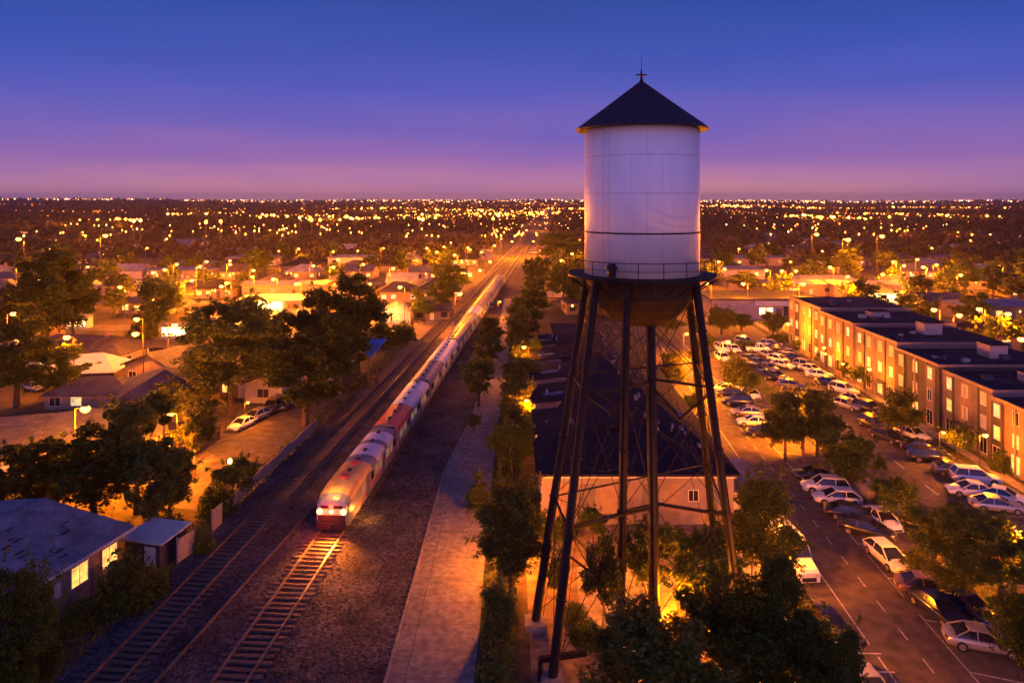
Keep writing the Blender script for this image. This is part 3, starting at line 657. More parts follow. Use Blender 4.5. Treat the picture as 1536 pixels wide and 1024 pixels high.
# ------------------------------------------------------------------ vehicles
def car_proto(paint, kind='sedan'):
    t = empty('parked_car', (0, 0, 0), 0, 'car', 'car', 'cars parked in the streets')
    # stations: y, half width at sill, at shoulder, z sill, z shoulder, z deck centre   (front is +y)
    H_ = {'sedan': (.86, 1.38), 'suv': (1.0, 1.64), 'hatch': (.88, 1.43), 'pickup': (1.05, 1.75)}[kind]
    sh, top = H_
    st_ = [(-2.28, .62, .66, .42, sh*.72, sh*.76), (-2.20, .78, .80, .28, sh*.93, sh*1.02), (-1.75, .86, .86, .24, sh, sh*1.08), (-.9, .90, .89, .22, sh, sh*1.05), (.3, .90, .89, .22, sh*.99, sh*1.05),
           (1.05, .89, .88, .22, sh*.96, sh*1.06), (1.75, .86, .82, .24, sh*.84, sh*.95), (2.18, .76, .72, .28, sh*.70, sh*.78), (2.30, .60, .58, .40, sh*.58, sh*.62)]
    if kind == 'pickup': st_ = [(y, a, b, z, (s if y > -.6 else sh*.95), (d if y > -.6 else sh*.96)) for y, a, b, z, s, d in st_]
    secs = []
    for y, a, b, zs, zh, zd in st_:
        secs.append((y, [(0, zs-.02), (-a*.9, zs), (-a, zs+.16), (-b*1.02, (zs+zh)/2+.04), (-b, zh-.04), (-b*.90, zh+.02), (-b*.5, zd), (0, zd+.015), (b*.5, zd), (b*.90, zh+.02), (b, zh-.04), (b*1.02, (zs+zh)/2+.04), (a, zs+.16), (a*.9, zs), (0, zs-.02)]))
    loft(secs).build('body', M['paint_'+paint], t, smooth=True)
    # cabin: glass band with painted roof and pillars
    y = {'sedan': (-1.80, -.85, .12, 1.18), 'hatch': (-2.10, -1.35, .15, 1.30), 'suv': (-2.15, -1.70, .30, 1.15), 'pickup': (-.35, -.15, .55, 1.25)}[kind]
    zb, zt = sh*1.0, top
    wb, wt = .82, .57
    def cab(e, zlo, zhi, s0, s1):
        f0, f1 = (zlo-zb)/(zt-zb), (zhi-zb)/(zt-zb)
        def quad(f, z):
            w_ = wb+(wt-wb)*f+e; ya = y[0]+(y[1]-y[0])*f-e; yb = y[3]+(y[2]-y[3])*f+e
            return [(-w_, ya, z), (w_, ya, z), (w_, yb, z), (-w_, yb, z)]
        return quad(f0, zlo)+quad(f1, zhi)
    FS = [(0, 3, 2, 1), (4, 5, 6, 7), (0, 1, 5, 4), (1, 2, 6, 5), (2, 3, 7, 6), (3, 0, 4, 7)]
    MB().add(cab(0, zb-.05, zt, 0, 1), FS).build('windows', M['car_glass'], t)
    q = cab(.012, zb, zt-.05, 0, 1)[4:]; r_ = [(x*.93, yy_+(.06 if i < 2 else -.06), zt+.03) for i, (x, yy_, z) in enumerate(q)]
    rf = MB().add([(a, b, zt-.06) for a, b, c in q]+[(a, b, zt) for a, b, c in q]+r_, [(3, 2, 1, 0), (0, 1, 5, 4), (1, 2, 6, 5), (2, 3, 7, 6), (3, 0, 4, 7), (4, 5, 9, 8), (5, 6, 10, 9), (6, 7, 11, 10), (7, 4, 8, 11), (8, 9, 10, 11)])
    c = cab(.008, zb-.05, zt-.03, 0, 1)
    for i in range(4): rf.beam(c[i], c[i+4], .07, .07)
    ym = (y[1]+y[2])/2
    for s in (-1, 1): rf.beam((s*(wb+.01), ym-.1, zb-.03), (s*(wt+.01), ym-.1, zt-.03), .06, .05)
    rf.build('roof', M['paint_'+paint], t)
    for s in (-1, 1):
        for yy_ in (-1.38, 1.42):
            r = .33 if kind in ('sedan', 'hatch') else .38
            tr = MB().tube((s*.70, yy_, r), (s*.925, yy_, r), r, n=20).build('wheel', M['tyre'], t)
            MB().tube((s*.915, yy_, r), (s*.94, yy_, r), r*.62, n=12).build('rim', M['rim'], tr)
        MB().add([(s*.46, 2.225, sh*.70), (s*.70, 2.12, sh*.72), (s*.74, 1.98, sh*.86), (s*.44, 2.16, sh*.80), (s*.46, 2.05, sh*.66), (s*.68, 1.95, sh*.66), (s*.70, 1.8, sh*.8), (s*.44, 2.0, sh*.75)], [(0, 1, 2, 3), (3, 2, 6, 7), (0, 3, 7, 4), (1, 5, 6, 2), (0, 4, 5, 1), (4, 7, 6, 5)]).build('headlight', M['lens'], t)
        MB().box(min(s*.44, s*.80), max(s*.44, s*.80), -2.27, -2.12, sh*.76, sh*.92).build('taillight', M['red_lens'], t)
        MB().box(min(s*.86, s*1.02), max(s*.86, s*1.02), .68, .86, sh*1.0, sh*1.13).build('mirror', M['paint_'+paint], t)
    MB().box(-.45, .45, 2.20, 2.32, .38, .56).build('grille', M['trim_black'], t)
    MB().box(-.24, .24, -2.32, -2.25, .50, .62).build('number_plate', M['trim'], t)
    if kind == 'pickup': MB().box(-.72, .72, -2.12, -.5, sh*.975, sh*.99).build('load_bed', M['trim_black'], t)
    return t
CARP = {}
COLN = dict(white='white', black='black', blue='dark blue', silver='silver', grey='dark grey', tan='tan', red='red')
KN = dict(sedan='saloon car', suv='tall estate car', hatch='hatchback', pickup='pickup truck')
def car(px, py, head, paint, kind, label, xy=None, group='cars parked in the streets', sc=.93):
    k = (paint, kind)
    x, y = xy if xy else G(px, py)
    if k not in CARP: CARP[k] = car_proto(paint, kind); o = CARP[k]
    else: o = copy_tree(CARP[k])
    o.location = (x, y, .02); o.rotation_euler = (0, 0, -R(head)); q_ = random.uniform(.97, 1.04); o.scale = (sc, sc*q_, sc*random.uniform(.96, 1.04)); o['label'] = label; o['group'] = group
    return o
g1 = 'cars along the middle strip of the near street'
car(1331, 843, 177, 'white', 'hatch', 'cream white hatchback parked alone facing the camera beside the bright orange kerb', group=g1)
car(1255, 754, -82, 'white', 'hatch', 'white hatchback seen from its side, nose to the street, by the median boulder', group=g1)
car(1238, 738, -80, 'white', 'suv', 'white estate car right behind the side-on white hatchback', group=g1)
car(1222, 719, -80, 'black', 'sedan', 'black car at the far end of the angled cars, behind the white estate car', group=g1)
car(1275, 777, 108, 'black', 'sedan', 'black car just below the side-on white hatchback', group=g1)
car(1301, 802, 125, 'black', 'hatch', 'black car with orange glints, between another black car and the cream hatchback', group=g1)
car(1408, 922, 172, 'blue', 'sedan', 'large dark blue car facing the camera near the lower right corner', group=g1)
car(1452, 918, 165, 'blue', 'sedan', 'dark blue car on the far side of the large dark blue car, under the leaves', group=g1)
car(1391, 890, 105, 'tan', 'sedan', 'tan car partly hidden behind the two dark blue cars', group=g1)
car(1474, 972, 108, 'silver', 'sedan', 'silver car with its tail light towards the street, lowest in the right corner', group=g1)
g2 = 'cars in the row between the tower leg and the median trees'
for a in ((1147, 654, -78, 'black', 'sedan', 'black saloon, nearest the camera in the row above the median lamp'), (1131, 638, -80, 'white', 'sedan', 'white saloon next up the row from the nearest black saloon'),
          (1121, 623, -80, 'silver', 'sedan', 'silver saloon third from the camera in the row beside the tower leg'), (1106, 607, -80, 'blue', 'suv', 'dark blue estate car in the middle of the row beside the tower leg'),
          (1096, 595, -78, 'black', 'sedan', 'black saloon squeezed behind the dark blue estate car'), (1087, 587, -78, 'white', 'sedan', 'white saloon at the far end of the row beside the tower leg')):
    car(*a, group=g2)
car(1127, 596, 176, 'white', 'sedan', 'white saloon on its own left of the big median tree', group='cars in the car park')
g3 = 'cars in the car park'
for a in ((1083, 527, 175, 'white', 'suv', 'white tall car at the far left of the car park, upper one of a pair'), (1084, 541, 175, 'white', 'suv', 'white tall car at the far left of the car park, lower one of a pair'),
          (1100, 527, 175, 'white', 'sedan', 'white saloon between the white tall pair and the pickup'), (1118, 517, 150, 'silver', 'suv', 'silver tall car highest in the car park, below the dark bush'),
          (1137, 528, 100, 'white', 'pickup', 'white pickup truck standing crossways at the top of the car park'), (1156, 521, 110, 'silver', 'suv', 'silver tall car right of the white pickup'),
          (1166, 526, 100, 'black', 'sedan', 'black saloon below the highest right silver tall car'), (1153, 536, 160, 'silver', 'sedan', 'silver saloon below the white pickup'),
          (1168, 543, 150, 'white', 'hatch', 'white hatchback in the middle of the white diagonal trio'), (1175, 551, 150, 'white', 'sedan', 'white saloon, lowest of the white diagonal trio'),
          (1125, 543, 150, 'blue', 'sedan', 'dark blue saloon highest in the cluster of dark cars'), (1137, 549, 150, 'blue', 'hatch', 'dark blue hatchback second in the cluster of dark cars'),
          (1134, 558, 150, 'black', 'hatch', 'black hatchback on the left of the cluster of dark cars'), (1143, 567, 150, 'black', 'sedan', 'black saloon lowest left in the cluster of dark cars'),
          (1151, 556, 150, 'grey', 'sedan', 'dark grey saloon in the centre of the cluster of dark cars'), (1163, 568, 150, 'blue', 'sedan', 'dark blue saloon lowest right in the cluster of dark cars'),
          (1187, 582, 110, 'grey', 'sedan', 'dark grey saloon alone in the car park lane, above the big median tree'), (1186, 533, 105, 'grey', 'sedan', 'dark grey saloon topmost in the row along the apartments'),
          (1195, 541, 115, 'black', 'sedan', 'black saloon second in the row along the apartments'), (1209, 553, 150, 'silver', 'suv', 'silver tall car third in the row along the apartments'),
          (1217, 558, 150, 'white', 'sedan', 'white saloon fourth in the row along the apartments'), (1229, 566, 110, 'white', 'sedan', 'white saloon fifth in the row along the apartments'),
          (1245, 578, 130, 'blue', 'sedan', 'dark blue saloon sixth in the row along the apartments'), (1266, 590, 150, 'white', 'suv', 'white tall car seventh in the row along the apartments'),
          (1284, 604, 150, 'silver', 'sedan', 'silver saloon eighth in the row along the apartments'), (1303, 618, 155, 'black', 'suv', 'black tall car ninth in the row, by the tree at the apartments'),
          (1311, 643, 165, 'black', 'suv', 'black tall car in the lane, left of the white sidewalk saloon'), (1331, 660, 162, 'black', 'sedan', 'black saloon facing the camera in the car park lane'),
          (1369, 657, 160, 'white', 'sedan', 'white saloon at the sidewalk beside the lone apartment tree'), (1384, 678, 110, 'blue', 'sedan', 'dark blue saloon under the white sidewalk saloon'),
          (1396, 692, 105, 'black', 'suv', 'black tall car at the kerb, two down from the white sidewalk saloon'), (1430, 711, 100, 'grey', 'sedan', 'dark grey saloon with bluish roof right of the black tall car'),
          (1463, 724, 105, 'white', 'suv', 'white tall car at the kerb near the lit apartment door'), (1456, 742, -80, 'white', 'sedan', 'white saloon crossways in front of the white tall car'),
          (1505, 751, 130, 'white', 'sedan', 'white saloon at the right edge behind the silver car'), (1495, 765, 105, 'silver', 'sedan', 'silver saloon at the right edge, in front of a white saloon'),
          (1353, 775, 176, 'silver', 'suv', 'silver tall car facing the camera under the median tree'), (1323, 786, 176, 'white', 'sedan', 'white car roof showing between the median bushes'),
          (1270, 612, 150, 'silver', 'sedan', 'silver saloon half hidden by the right side of the big median tree')):
    car(*a, group=g3)
g4 = 'vehicles along the left kerb under the trees'
car(0, 0, 178, 'black', 'sedan', 'black car half hidden by the dark foreground tree, left kerb', xy=(20.6, 45.4), group=g4)
car(0, 0, 178, 'silver', 'sedan', 'silver car nearly hidden by the dark foreground tree, left kerb', xy=(20.2, 39.6), group=g4)
car(1179, 812, 178, 'white', 'suv', 'white tall car behind the long white van, left kerb', xy=(22.0, 61.5), group=g4)
g5 = 'cars on the lit lot left of the railway'
car(364, 641, 198, 'white', 'sedan', 'cream white saloon in the orange light, nearest of three on the dirt lot', group=g5)
car(384, 630, 200, 'silver', 'hatch', 'silver hatchback between the white saloon and the tan car', group=g5)
car(408, 616, 178, 'tan', 'suv', 'tan tall car parked against the small white garage', group=g5)
car(424, 612, 178, 'blue', 'sedan', 'dark blue car beside the tan tall car in the garage shadow', group=g5)
car(50, 585, 120, 'silver', 'sedan', 'silver car alone on the grass at the far left behind a roof', group='cars between the houses')
car(60, 538, 95, 'blue', 'sedan', 'blue car at the far left near the white canvas roof', group='cars between the houses')
car(168, 549, 100, 'tan', 'hatch', 'tan car on the glowing yard in front of the white canvas roof', group='cars between the houses')
car(230, 528, 178, 'silver', 'suv', 'silver tall car parked under the carport by the lamp', group='cars between the houses')
car(116, 592+30, 20, 'silver', 'sedan', 'silver car by the far edge of the motel roof', group='cars between the houses', xy=(-62, 97))
v = empty('parked_van', (21.2, 55.0, .02), -R(180-3.9), 'long white van with blue windscreen, parked at the left kerb behind leaves', 'van')
secs = []
for y_, hw_, zt_ in ((-3.2, .92, 2.25), (-3.1, .98, 2.35), (1.2, .98, 2.35), (1.7, .94, 2.2), (2.35, .90, 1.35), (3.1, .86, 1.12), (3.25, .78, .95)):
    secs.append((y_, [(-hw_, .35), (-hw_*1.0, zt_*.6), (-hw_*.94, zt_-.12), (-hw_*.8, zt_), (hw_*.8, zt_), (hw_*.94, zt_-.12), (hw_, zt_*.6), (hw_, .35)]))
loft(secs).build('body', M['paint_white'], v)
MB().add([(-.74, 1.78, 2.13), (.74, 1.78, 2.13), (.78, 2.33, 1.42), (-.78, 2.33, 1.42)], [(0, 1, 2, 3)]).build('windscreen', M['car_glass'], v)
for s in (-1, 1):
    MB().box(min(s*.955, s*.99), max(s*.955, s*.99), .6, 1.5, 1.35, 1.85).build('side_window', M['car_glass'], v)
    MB().box(min(s*.4, s*.8), max(s*.4, s*.8), 3.18, 3.3, .72, .92).build('headlight', M['lens'], v)
    for y_ in (-2.1, 2.1):
        tr = MB().tube((s*.72, y_, .38), (s*1.0, y_, .38), .38, n=18).build('wheel', M['tyre'], v)
        MB().tube((s*.99, y_, .38), (s*1.02, y_, .38), .22, n=12).build('rim', M['rim'], tr)
MB().box(-.5, .5, 3.2, 3.3, .42, .66).build('grille', M['trim_black'], v); v.scale = (1.05, 1.35, 1.1)
# ------------------------------------------------------------------ buildings
def roof_gable(w, d, h, rh, ov, axis):
    "closed gable roof with thickness; axis = direction of the ridge"
    mb = MB(); a, b = (w/2+ov, d/2+ov); th = .16
    if axis == 'x':
        pr = [(-b, h), (0, h+rh), (b, h), (b, h-th), (0, h+rh-th-.05), (-b, h-th)]
        vs = [(-a, y, z) for y, z in pr]+[(a, y, z) for y, z in pr]
    else:
        pr = [(-a, h), (0, h+rh), (a, h), (a, h-th), (0, h+rh-th-.05), (-a, h-th)]
        vs = [(x, -b, z) for x, z in pr]+[(x, b, z) for x, z in pr]
    return mb.add(vs, [(0, 5, 4, 1), (1, 4, 3, 2), (6, 7, 10, 11), (7, 8, 9, 10)]+[(i, (i+1) % 6, 6+(i+1) % 6, 6+i) for i in range(6)])
def roof_hip(w, d, h, rh, ov):
    mb = MB(); a, b = w/2+ov, d/2+ov; th = .18
    if w >= d: r = [(-(a-b)*1.0, 0, h+rh), ((a-b)*1.0, 0, h+rh)]
    else: r = [(0, -(b-a), h+rh), (0, (b-a), h+rh)]
    lo = [(-a, -b, h), (a, -b, h), (a, b, h), (-a, b, h)]; l2 = [(x, y, h-th) for x, y, z in lo]
    vs = l2+lo+r
    if w >= d: fs = [(4, 5, 9, 8), (6, 7, 8, 9), (5, 6, 9), (7, 4, 8)]
    else: fs = [(4, 5, 8), (5, 6, 9, 8), (6, 7, 9), (7, 4, 8, 9)]
    return mb.add(vs, fs+[(3, 2, 1, 0), (0, 1, 5, 4), (1, 2, 6, 5), (2, 3, 7, 6), (3, 0, 4, 7)])
def window(parent, c, ww, wh, nx, ny, pane, frame='trim', name='window', simple=False):
    "c = centre on the wall, (nx, ny) outward normal"
    tx, ty = -ny, nx
    def b(u0, u1, v0, v1, o0, o1):
        vs = []
        for zz in (v0, v1):
            for u, o in ((u0, o0), (u1, o0), (u1, o1), (u0, o1)): vs.append((c[0]+tx*u+nx*o, c[1]+ty*u+ny*o, c[2]+zz))
        f = [(0, 3, 2, 1), (4, 5, 6, 7), (0, 1, 5, 4), (1, 2, 6, 5), (2, 3, 7, 6), (3, 0, 4, 7)]
        return vs, f
    if simple:
        return MB().add(*b(-ww/2, ww/2, -wh/2, wh/2, -.02, .03)).build(name, M[pane], parent)
    mb = MB(); t_ = .07
    for q in ((-ww/2-t_, ww/2+t_, wh/2, wh/2+t_), (-ww/2-t_-.04, ww/2+t_+.04, -wh/2-t_, -wh/2)): mb.add(*b(*q, -.02, .07))
    for q in ((-ww/2-t_, -ww/2), (ww/2, ww/2+t_)): mb.add(*b(*q, -wh/2, wh/2, -.02, .06))
    mb.add(*b(-.025, .025, -wh/2, wh/2, 0, .045))
    f = mb.build(name, M[frame], parent)
    MB().add(*b(-ww/2, ww/2, -wh/2, wh/2, -.02, .025)).build('pane', M[pane], f)
    return f
def house(x, y, w, d, h, rh, rz, wall, roof, label, kind='hip', axis='x', front=3, side=2, litp=.4, simple=True, cat='house', name='house', group='houses of the town', ov=.45, chimney=False, panes=None, porch=False):
    t = empty(name, (x, y, 0), rz, label, cat, group)
    if kind == 'gable':
        a, b = w/2, d/2; r_ = rh*.97
        if axis == 'x': vs = [(-a, -b, -.1), (-a, b, -.1), (-a, b, h-.02), (-a, 0, h+r_-.2), (-a, -b, h-.02)]; vs += [(-x_, y_, z_) for x_, y_, z_ in vs]
        else: vs = [(-a, -b, -.1), (a, -b, -.1), (a, -b, h-.02), (0, -b, h+r_-.2), (-a, -b, h-.02)]; vs += [(x_, -y_, z_) for x_, y_, z_ in vs]
        MB().add(vs, [(0, 1, 2, 3, 4), (9, 8, 7, 6, 5)]+[(i, 5+i, 5+(i+1) % 5, (i+1) % 5) for i in range(5)]).build('wall', M[wall], t)
        r = roof_gable(w, d, h, rh, ov, axis).build('roof', M[roof], t)
    else:
        MB().box(-w/2, w/2, -d/2, d/2, -.1, h-.03).build('wall', M[wall], t)
        r = (roof_hip(w, d, h, rh, ov) if kind == 'hip' else MB().box(-w/2-.2, w/2+.2, -d/2-.2, d/2+.2, h, h+.35)).build('roof', M[roof], t)
    k = 0
    def pane():
        if panes: return random.choice(panes)
        q = random.random(); return 'lit' if q < litp*.5 else 'lit_pale' if q < litp*.7 else 'lit_dim' if q < litp else 'dark_glass'
    for i in range(front):
        xx = -w/2+(i+.5)*w/front
        if i == front//2 and front > 1:
            dm = MB().box(xx-.48, xx+.48, -d/2-.05, -d/2+.02, 0, 2.1).build('door', M[random.choice(['trim', 'w_charcoal', 'w_ochre'])], t); continue
        window(t, (xx, -d/2, h*.52), min(1.6, w/front*.5), 1.15, 0, -1, pane(), simple=simple)
    for i in range(side):
        yy_ = -d/2+(i+.5)*d/side
        for s in (-1, 1): window(t, (s*w/2, yy_, h*.52), 1.1, 1.1, s, 0, pane(), simple=simple)
    if porch:
        for q in range(random.randint(1, 3)): px0 = random.uniform(-w*.45, w*.45); s_ = random.uniform(.16, .34); MB().lathe([(.02, 2.2-s_), (s_, 2.25), (.02, 2.3+s_)], n=8, cx=px0, cy=-d/2-.4).build('porch_lamp', M[random.choice(['sodium', 'sodium', 'white_far'])], t)
    if chimney: MB().box(w*.2, w*.2+.7, -.3, .4, h, h+rh+.7).build('chimney', M['w_brick'], r)
    return t
# near house, lower left
h1 = empty('bungalow', (-36.1, 48.2, 0), R(-12.8), 'near bungalow with blue grey shingle roof and two glowing windows, lower left corner', 'house')
MB().box(-7.5, 5.9, -9.0, 5.2, -.1, 3.45).build('wall', M['w_tan'], h1)
rb = MB(); a0, a1 = -10.5, 7.0
rb.add([(6.6, -10, 3.42), (6.6, 6.0, 3.42), (-1.5, 6.0, 4.75), (-1.5, -10, 4.75), (-12, 6.0, 3.3), (-12, -10, 3.3), (6.6, -10, 3.60), (6.6, 6.0, 3.60), (-1.5, 6.0, 4.93), (-1.5, -10, 4.93), (-12, 6.0, 3.48), (-12, -10, 3.48)],
       [(0, 3, 2, 1), (3, 5, 4, 2), (6, 7, 8, 9), (9, 8, 10, 11), (0, 1, 7, 6), (1, 2, 8, 7), (2, 4, 10, 8), (4, 5, 11, 10), (5, 3, 9, 11), (3, 0, 6, 9)])
r_ = rb.build('roof', M['roof_blue'], h1)
MB().box(6.58, 6.70, -10, 6.02, 3.40, 3.56).build('gutter', M['trim'], r_)
mb = MB()
for k in range(26):
    u = random.uniform(-9, 5); v_ = random.uniform(-.5, 6.2); z = 3.60+(6.6-v_)/8.1*1.33+.012; s = random.uniform(.1, .5)
    mb.add([(v_-s*.25, u-s, z+s*.25*.164), (v_+s*.25, u-s*.6, z-s*.25*.164), (v_+s*.2, u+s, z-s*.2*.164), (v_-s*.3, u+s*.7, z+s*.3*.164)], [(0, 1, 2, 3)])
tag(mb.build('roof_debris', M['band'], r_), kind='stuff')
for yy_, pn in ((-2.3, 'dark_glass'), (1.65, 'lit'), (4.3, 'lit')):
    window(h1, (5.9, yy_, 2.15), 1.35, 1.35, 1, 0, pn)
MB().box(5.88, 5.98, 2.7, 3.3, .05, 2.0).build('door', M['w_ochre'], h1)
MB().box(5.9, 6.15, -.4, -.1, 1.6, 2.6).build('meter_box', M['trim'], h1)
# shed, fences by the line
sx_, sy_ = G(234, 836)
sh_ = empty('garden_shed', (sx_, sy_, 0), R(-14), 'small shed with flat pale roof between the bungalow and the railway', 'shed')
MB().box(-1.6, 1.6, -1.4, 1.4, 0, 1.9).build('wall', M['w_charcoal'], sh_)
MB().add([(-1.9, -1.6, 1.9), (1.9, -1.6, 1.9), (1.9, 1.7, 2.15), (-1.9, 1.7, 2.15), (-1.9, -1.6, 2.0), (1.9, -1.6, 2.0), (1.9, 1.7, 2.25), (-1.9, 1.7, 2.25)], [(0, 3, 2, 1), (4, 5, 6, 7), (0, 1, 5, 4), (1, 2, 6, 5), (2, 3, 7, 6), (3, 0, 4, 7)]).build('roof', M['trim'], sh_)
MB().box(.2, 1.2, -1.46, -1.38, .1, 1.6).build('door', M['trim'], sh_)
def fence(pts, h, label, m='fence_wood', step=2.2, group=None, mesh_=False):
    t = empty('fence', (pts[0][0], pts[0][1], 0), 0, label, 'fence', group); ox, oy = pts[0]
    for (a, b) in zip(pts, pts[1:]):
        a = (a[0]-ox, a[1]-oy); b = (b[0]-ox, b[1]-oy); L = math.hypot(b[0]-a[0], b[1]-a[1]); n = max(1, int(L/step))
        for i in range(n):
            p = (a[0]+(b[0]-a[0])*i/n, a[1]+(b[1]-a[1])*i/n); q = (a[0]+(b[0]-a[0])*(i+1)/n, a[1]+(b[1]-a[1])*(i+1)/n)
            dz = random.uniform(-.05, .05); mb = MB(); mb.beam((p[0], p[1], h*.5+.05+dz), (q[0], q[1], h*.5+.05+dz), .04, h*.9); mb.beam((p[0], p[1], h+dz), (q[0], q[1], h+dz), .08, .06); mb.build('panel', M[m], t)
            MB().box(p[0]-.06, p[0]+.06, p[1]-.06, p[1]+.06, 0, h+.15).build('post', M[m], t)
    return t
fence([(rx(-29.6, y), y) for y in (62.5, 70, 78, 86)], 1.15, 'long low brown fence running along the left side of the railway', step=2.6)
fence([G(266, 846), G(291, 830)], 1.9, 'short pale upright board fence beside the small shed', step=1.0)
fence([G(318, 800), G(333, 786)], 1.9, 'short pale board fence between bushes, above the small shed', step=1.0)
fence([G(232, 720), G(262, 708), G(330, 660)], 1.2, 'thin fence crossing the orange lit lane among the left trees', 'dark_pole', 3)
# motel-like long house and its neighbours, left
house(-47.5, 76.5, 17, 9.5, 3.2, 1.9, R(20), 'w_tan', 'roof_grey', 'long low house with grey gable roof, lit orange by the starry street lamp', 'gable', 'x', 6, 2, .5, False, chimney=False, panes=['lit_dim', 'dark_glass', 'lit_pale'])
house(-46.0, 93.0, 9.5, 11, 3.6, 2.2, R(22), 'w_ochre', 'roof_grey', 'taller orange walled house with grey hip roof behind the starry street lamp', 'hip', 'x', 3, 3, .8, False, panes=['lit_dim', 'lit_pale'])
house(-56.5, 71.0, 15, 8, 3.0, 1.5, R(20), 'w_tan', 'roof_grey', 'low house with grey roof cut by the left edge, windows facing the lamp', 'gable', 'x', 5, 2, .5, False, panes=['lit_dim', 'dark_glass', 'lit'])
house(-57.5, 98, 11, 7.5, 2.0, 1.5, R(4), 'w_tan', 'roof_grey', 'house with pale edged hip roof and low cream walls behind the motel roof', 'hip', 'x', 4, 2, .3, False)
house(-52.5, 108, 10.5, 8, 3.2, 2.2, R(-24), 'w_ochre', 'roof_grey', 'house with rippled grey roof catching orange light, right of the wooden gate', 'gable', 'y', 3, 3, .6, False)
house(-74, 121, 20, 10, 2.7, 2.2, R(-6), 'w_cream', 'roof_brown', 'long dark roofed house left of the white canvas roof', 'hip', 'x', 5, 2, .4, False, chimney=True)
house(-34.0, 100.5, 5.4, 7.5, 2.7, 1.3, R(-6), 'w_white', 'roof_slate', 'small white garage with dark roof and the tan car before it', 'gable', 'y', 1, 1, .2, False, panes=['w_charcoal'])
house(-39.2, 102.5, 4.6, 6, 2.6, 1.1, R(-6), 'w_ochre', 'roof_brown', 'small glowing yellow outbuilding joined left of the white garage', 'hip', 'x', 2, 1, 1, False)
house(-33, 114, 12, 8, 2.9, 1.6, R(-12), 'w_white', 'roof_pale', 'pale roofed house behind the white garage, under the big trees', 'gable', 'x', 3, 2, .3, False)
cp = empty('carport', (-63.0, 124, 0), 0, 'flat carport with tan car bays beyond the white canvas roof', 'carport')
MB().box(-6, 7, -3, 3, 2.6, 2.8).build('roof', M['roof_brown'], cp)
for x in (-5.8, 0, 6.8):
    for y in (-2.8, 2.8): MB().box(x-.1, x+.1, y-.1, y+.1, 0, 2.6).build('post', M['w_white'], cp)
MB().box(-6, 7, 2.9, 3.0, 0, 2.6).build('back_wall', M['w_brick'], cp)
tt = empty('canvas_pavilion', (-66.5, 109, 0), R(8), 'white peaked canvas pavilion glowing bluish at left, before the bright street', 'pavilion')
MB().add([(-6, -4, 2.1), (6, -4, 2.1), (6, 4, 2.1), (-6, 4, 2.1), (-1.6, -.6, 4.2), (2.4, .4, 4.25), (-3.8, -2.4, 3.0), (4, -2.2, 3.05), (-6, -4, 2.0), (6, -4, 2.0), (6, 4, 2.0), (-6, 4, 2.0)],
         [(0, 1, 7, 6), (6, 7, 5, 4), (1, 2, 5, 7), (2, 3, 4, 5), (3, 0, 6, 4), (11, 10, 9, 8), (0, 8, 9, 1), (1, 9, 10, 2), (2, 10, 11, 3), (3, 11, 8, 0)]).build('roof', M['canvas'], tt)
for x in (-5.6, 0, 5.6):
    for y in (-3.7, 3.7): MB().tube((x, y, 0), (x, y, 2.1), .07).build('post', M['pole'], tt)
MB().box(-4.6, 4.6, -1, 3.4, 0, 1.9).build('inner_wall', M['w_tan'], tt)
# glowing filling station / pavilion and bright fronts left of the tracks
fs = empty('lit_canopy', (-57.5, 170, 0), R(8), 'low white canopy blazing with light among the trees, left of the railway', 'canopy')
MB().box(-8, 8, -5, 5, 4.2, 4.7).build('roof', M['w_white'], fs)
for x in (-6.5, 6.5):
    for y in (-3, 3): MB().box(x-.15, x+.15, y-.15, y+.15, 0, 4.2).build('post', M['w_white'], fs)
MB().box(-7, 1, 6, 10, 0, 3.6).build('shop_wall', M['w_white'], fs)
MB().box(-6.5, .5, 5.93, 6.0, .5, 3.2).build('shop_window', M['lit_bright'], fs)
for x in (-4, 0, 4): MB().box(x-.6, x+.6, -.6, .6, 4.1, 4.19).build('ceiling_light', M['sodium'], fs)
light('canopy_light', 'POINT', (0, 0, 3.6), 7000, (1, .36, .05), fs, .8); light('canopy_light', 'POINT', (-4, -9, 5.5), 14000, (1, .28, .015), fs, .8)
def wallsign(x, y, w, h, label, m='lit_bright'):
    t = empty('lit_kiosk', (x, y, 0), 0, label, 'kiosk')
    MB().box(-w/2, w/2, 0, 2.5, 0, h).build('wall', M['w_white'], t); MB().box(-w/2-.2, w/2+.2, -.3, 2.7, h, h+.2).build('roof', M['roof_pale'], t)
    MB().box(-w/2+.2, w/2-.2, -.08, -.01, .6, h-.3).build('window', M[m], t); return t
x, y = G(262, 508); wallsign(x, y, 5.5, 2.6, 'small kiosk with a blazing white front at the lit street corner')
x, y = G(112, 473+20); wallsign(x, y, 5, 2.6, 'small kiosk with a bright front half hidden by the tall dark trees')
house(-31.5, 196, 10.5, 7, 3.1, 2.3, R(4), 'w_ochre', 'roof_brown', 'brown roofed house with a glowing orange porch above the round yard tree', 'hip', 'x', 4, 2, .9, True, panes=['lit', 'lit_pale'])
house(-20.5, 201, 12, 8, 3.2, 2.6, R(2), 'w_ochre', 'roof_brown', 'wide brown hip roofed house beside the porch house, nearest the railway', 'hip', 'x', 4, 2, .9, True, panes=['lit', 'lit_pale'])
house(-26.8, 163, 6.4, 6, 2.6, 1.9, R(6), 'w_white', 'roof_pale', 'tiny white gabled cottage shining yellow by the lit yard', 'gable', 'y', 1, 1, .9, True, panes=['lit'])
house(-19, 167, 8.5, 5, 2.3, 1.2, R(4), 'w_brown', 'roof_brown', 'low brown outbuilding right of the tiny shining cottage', 'gable', 'x', 3, 1, .2, True)
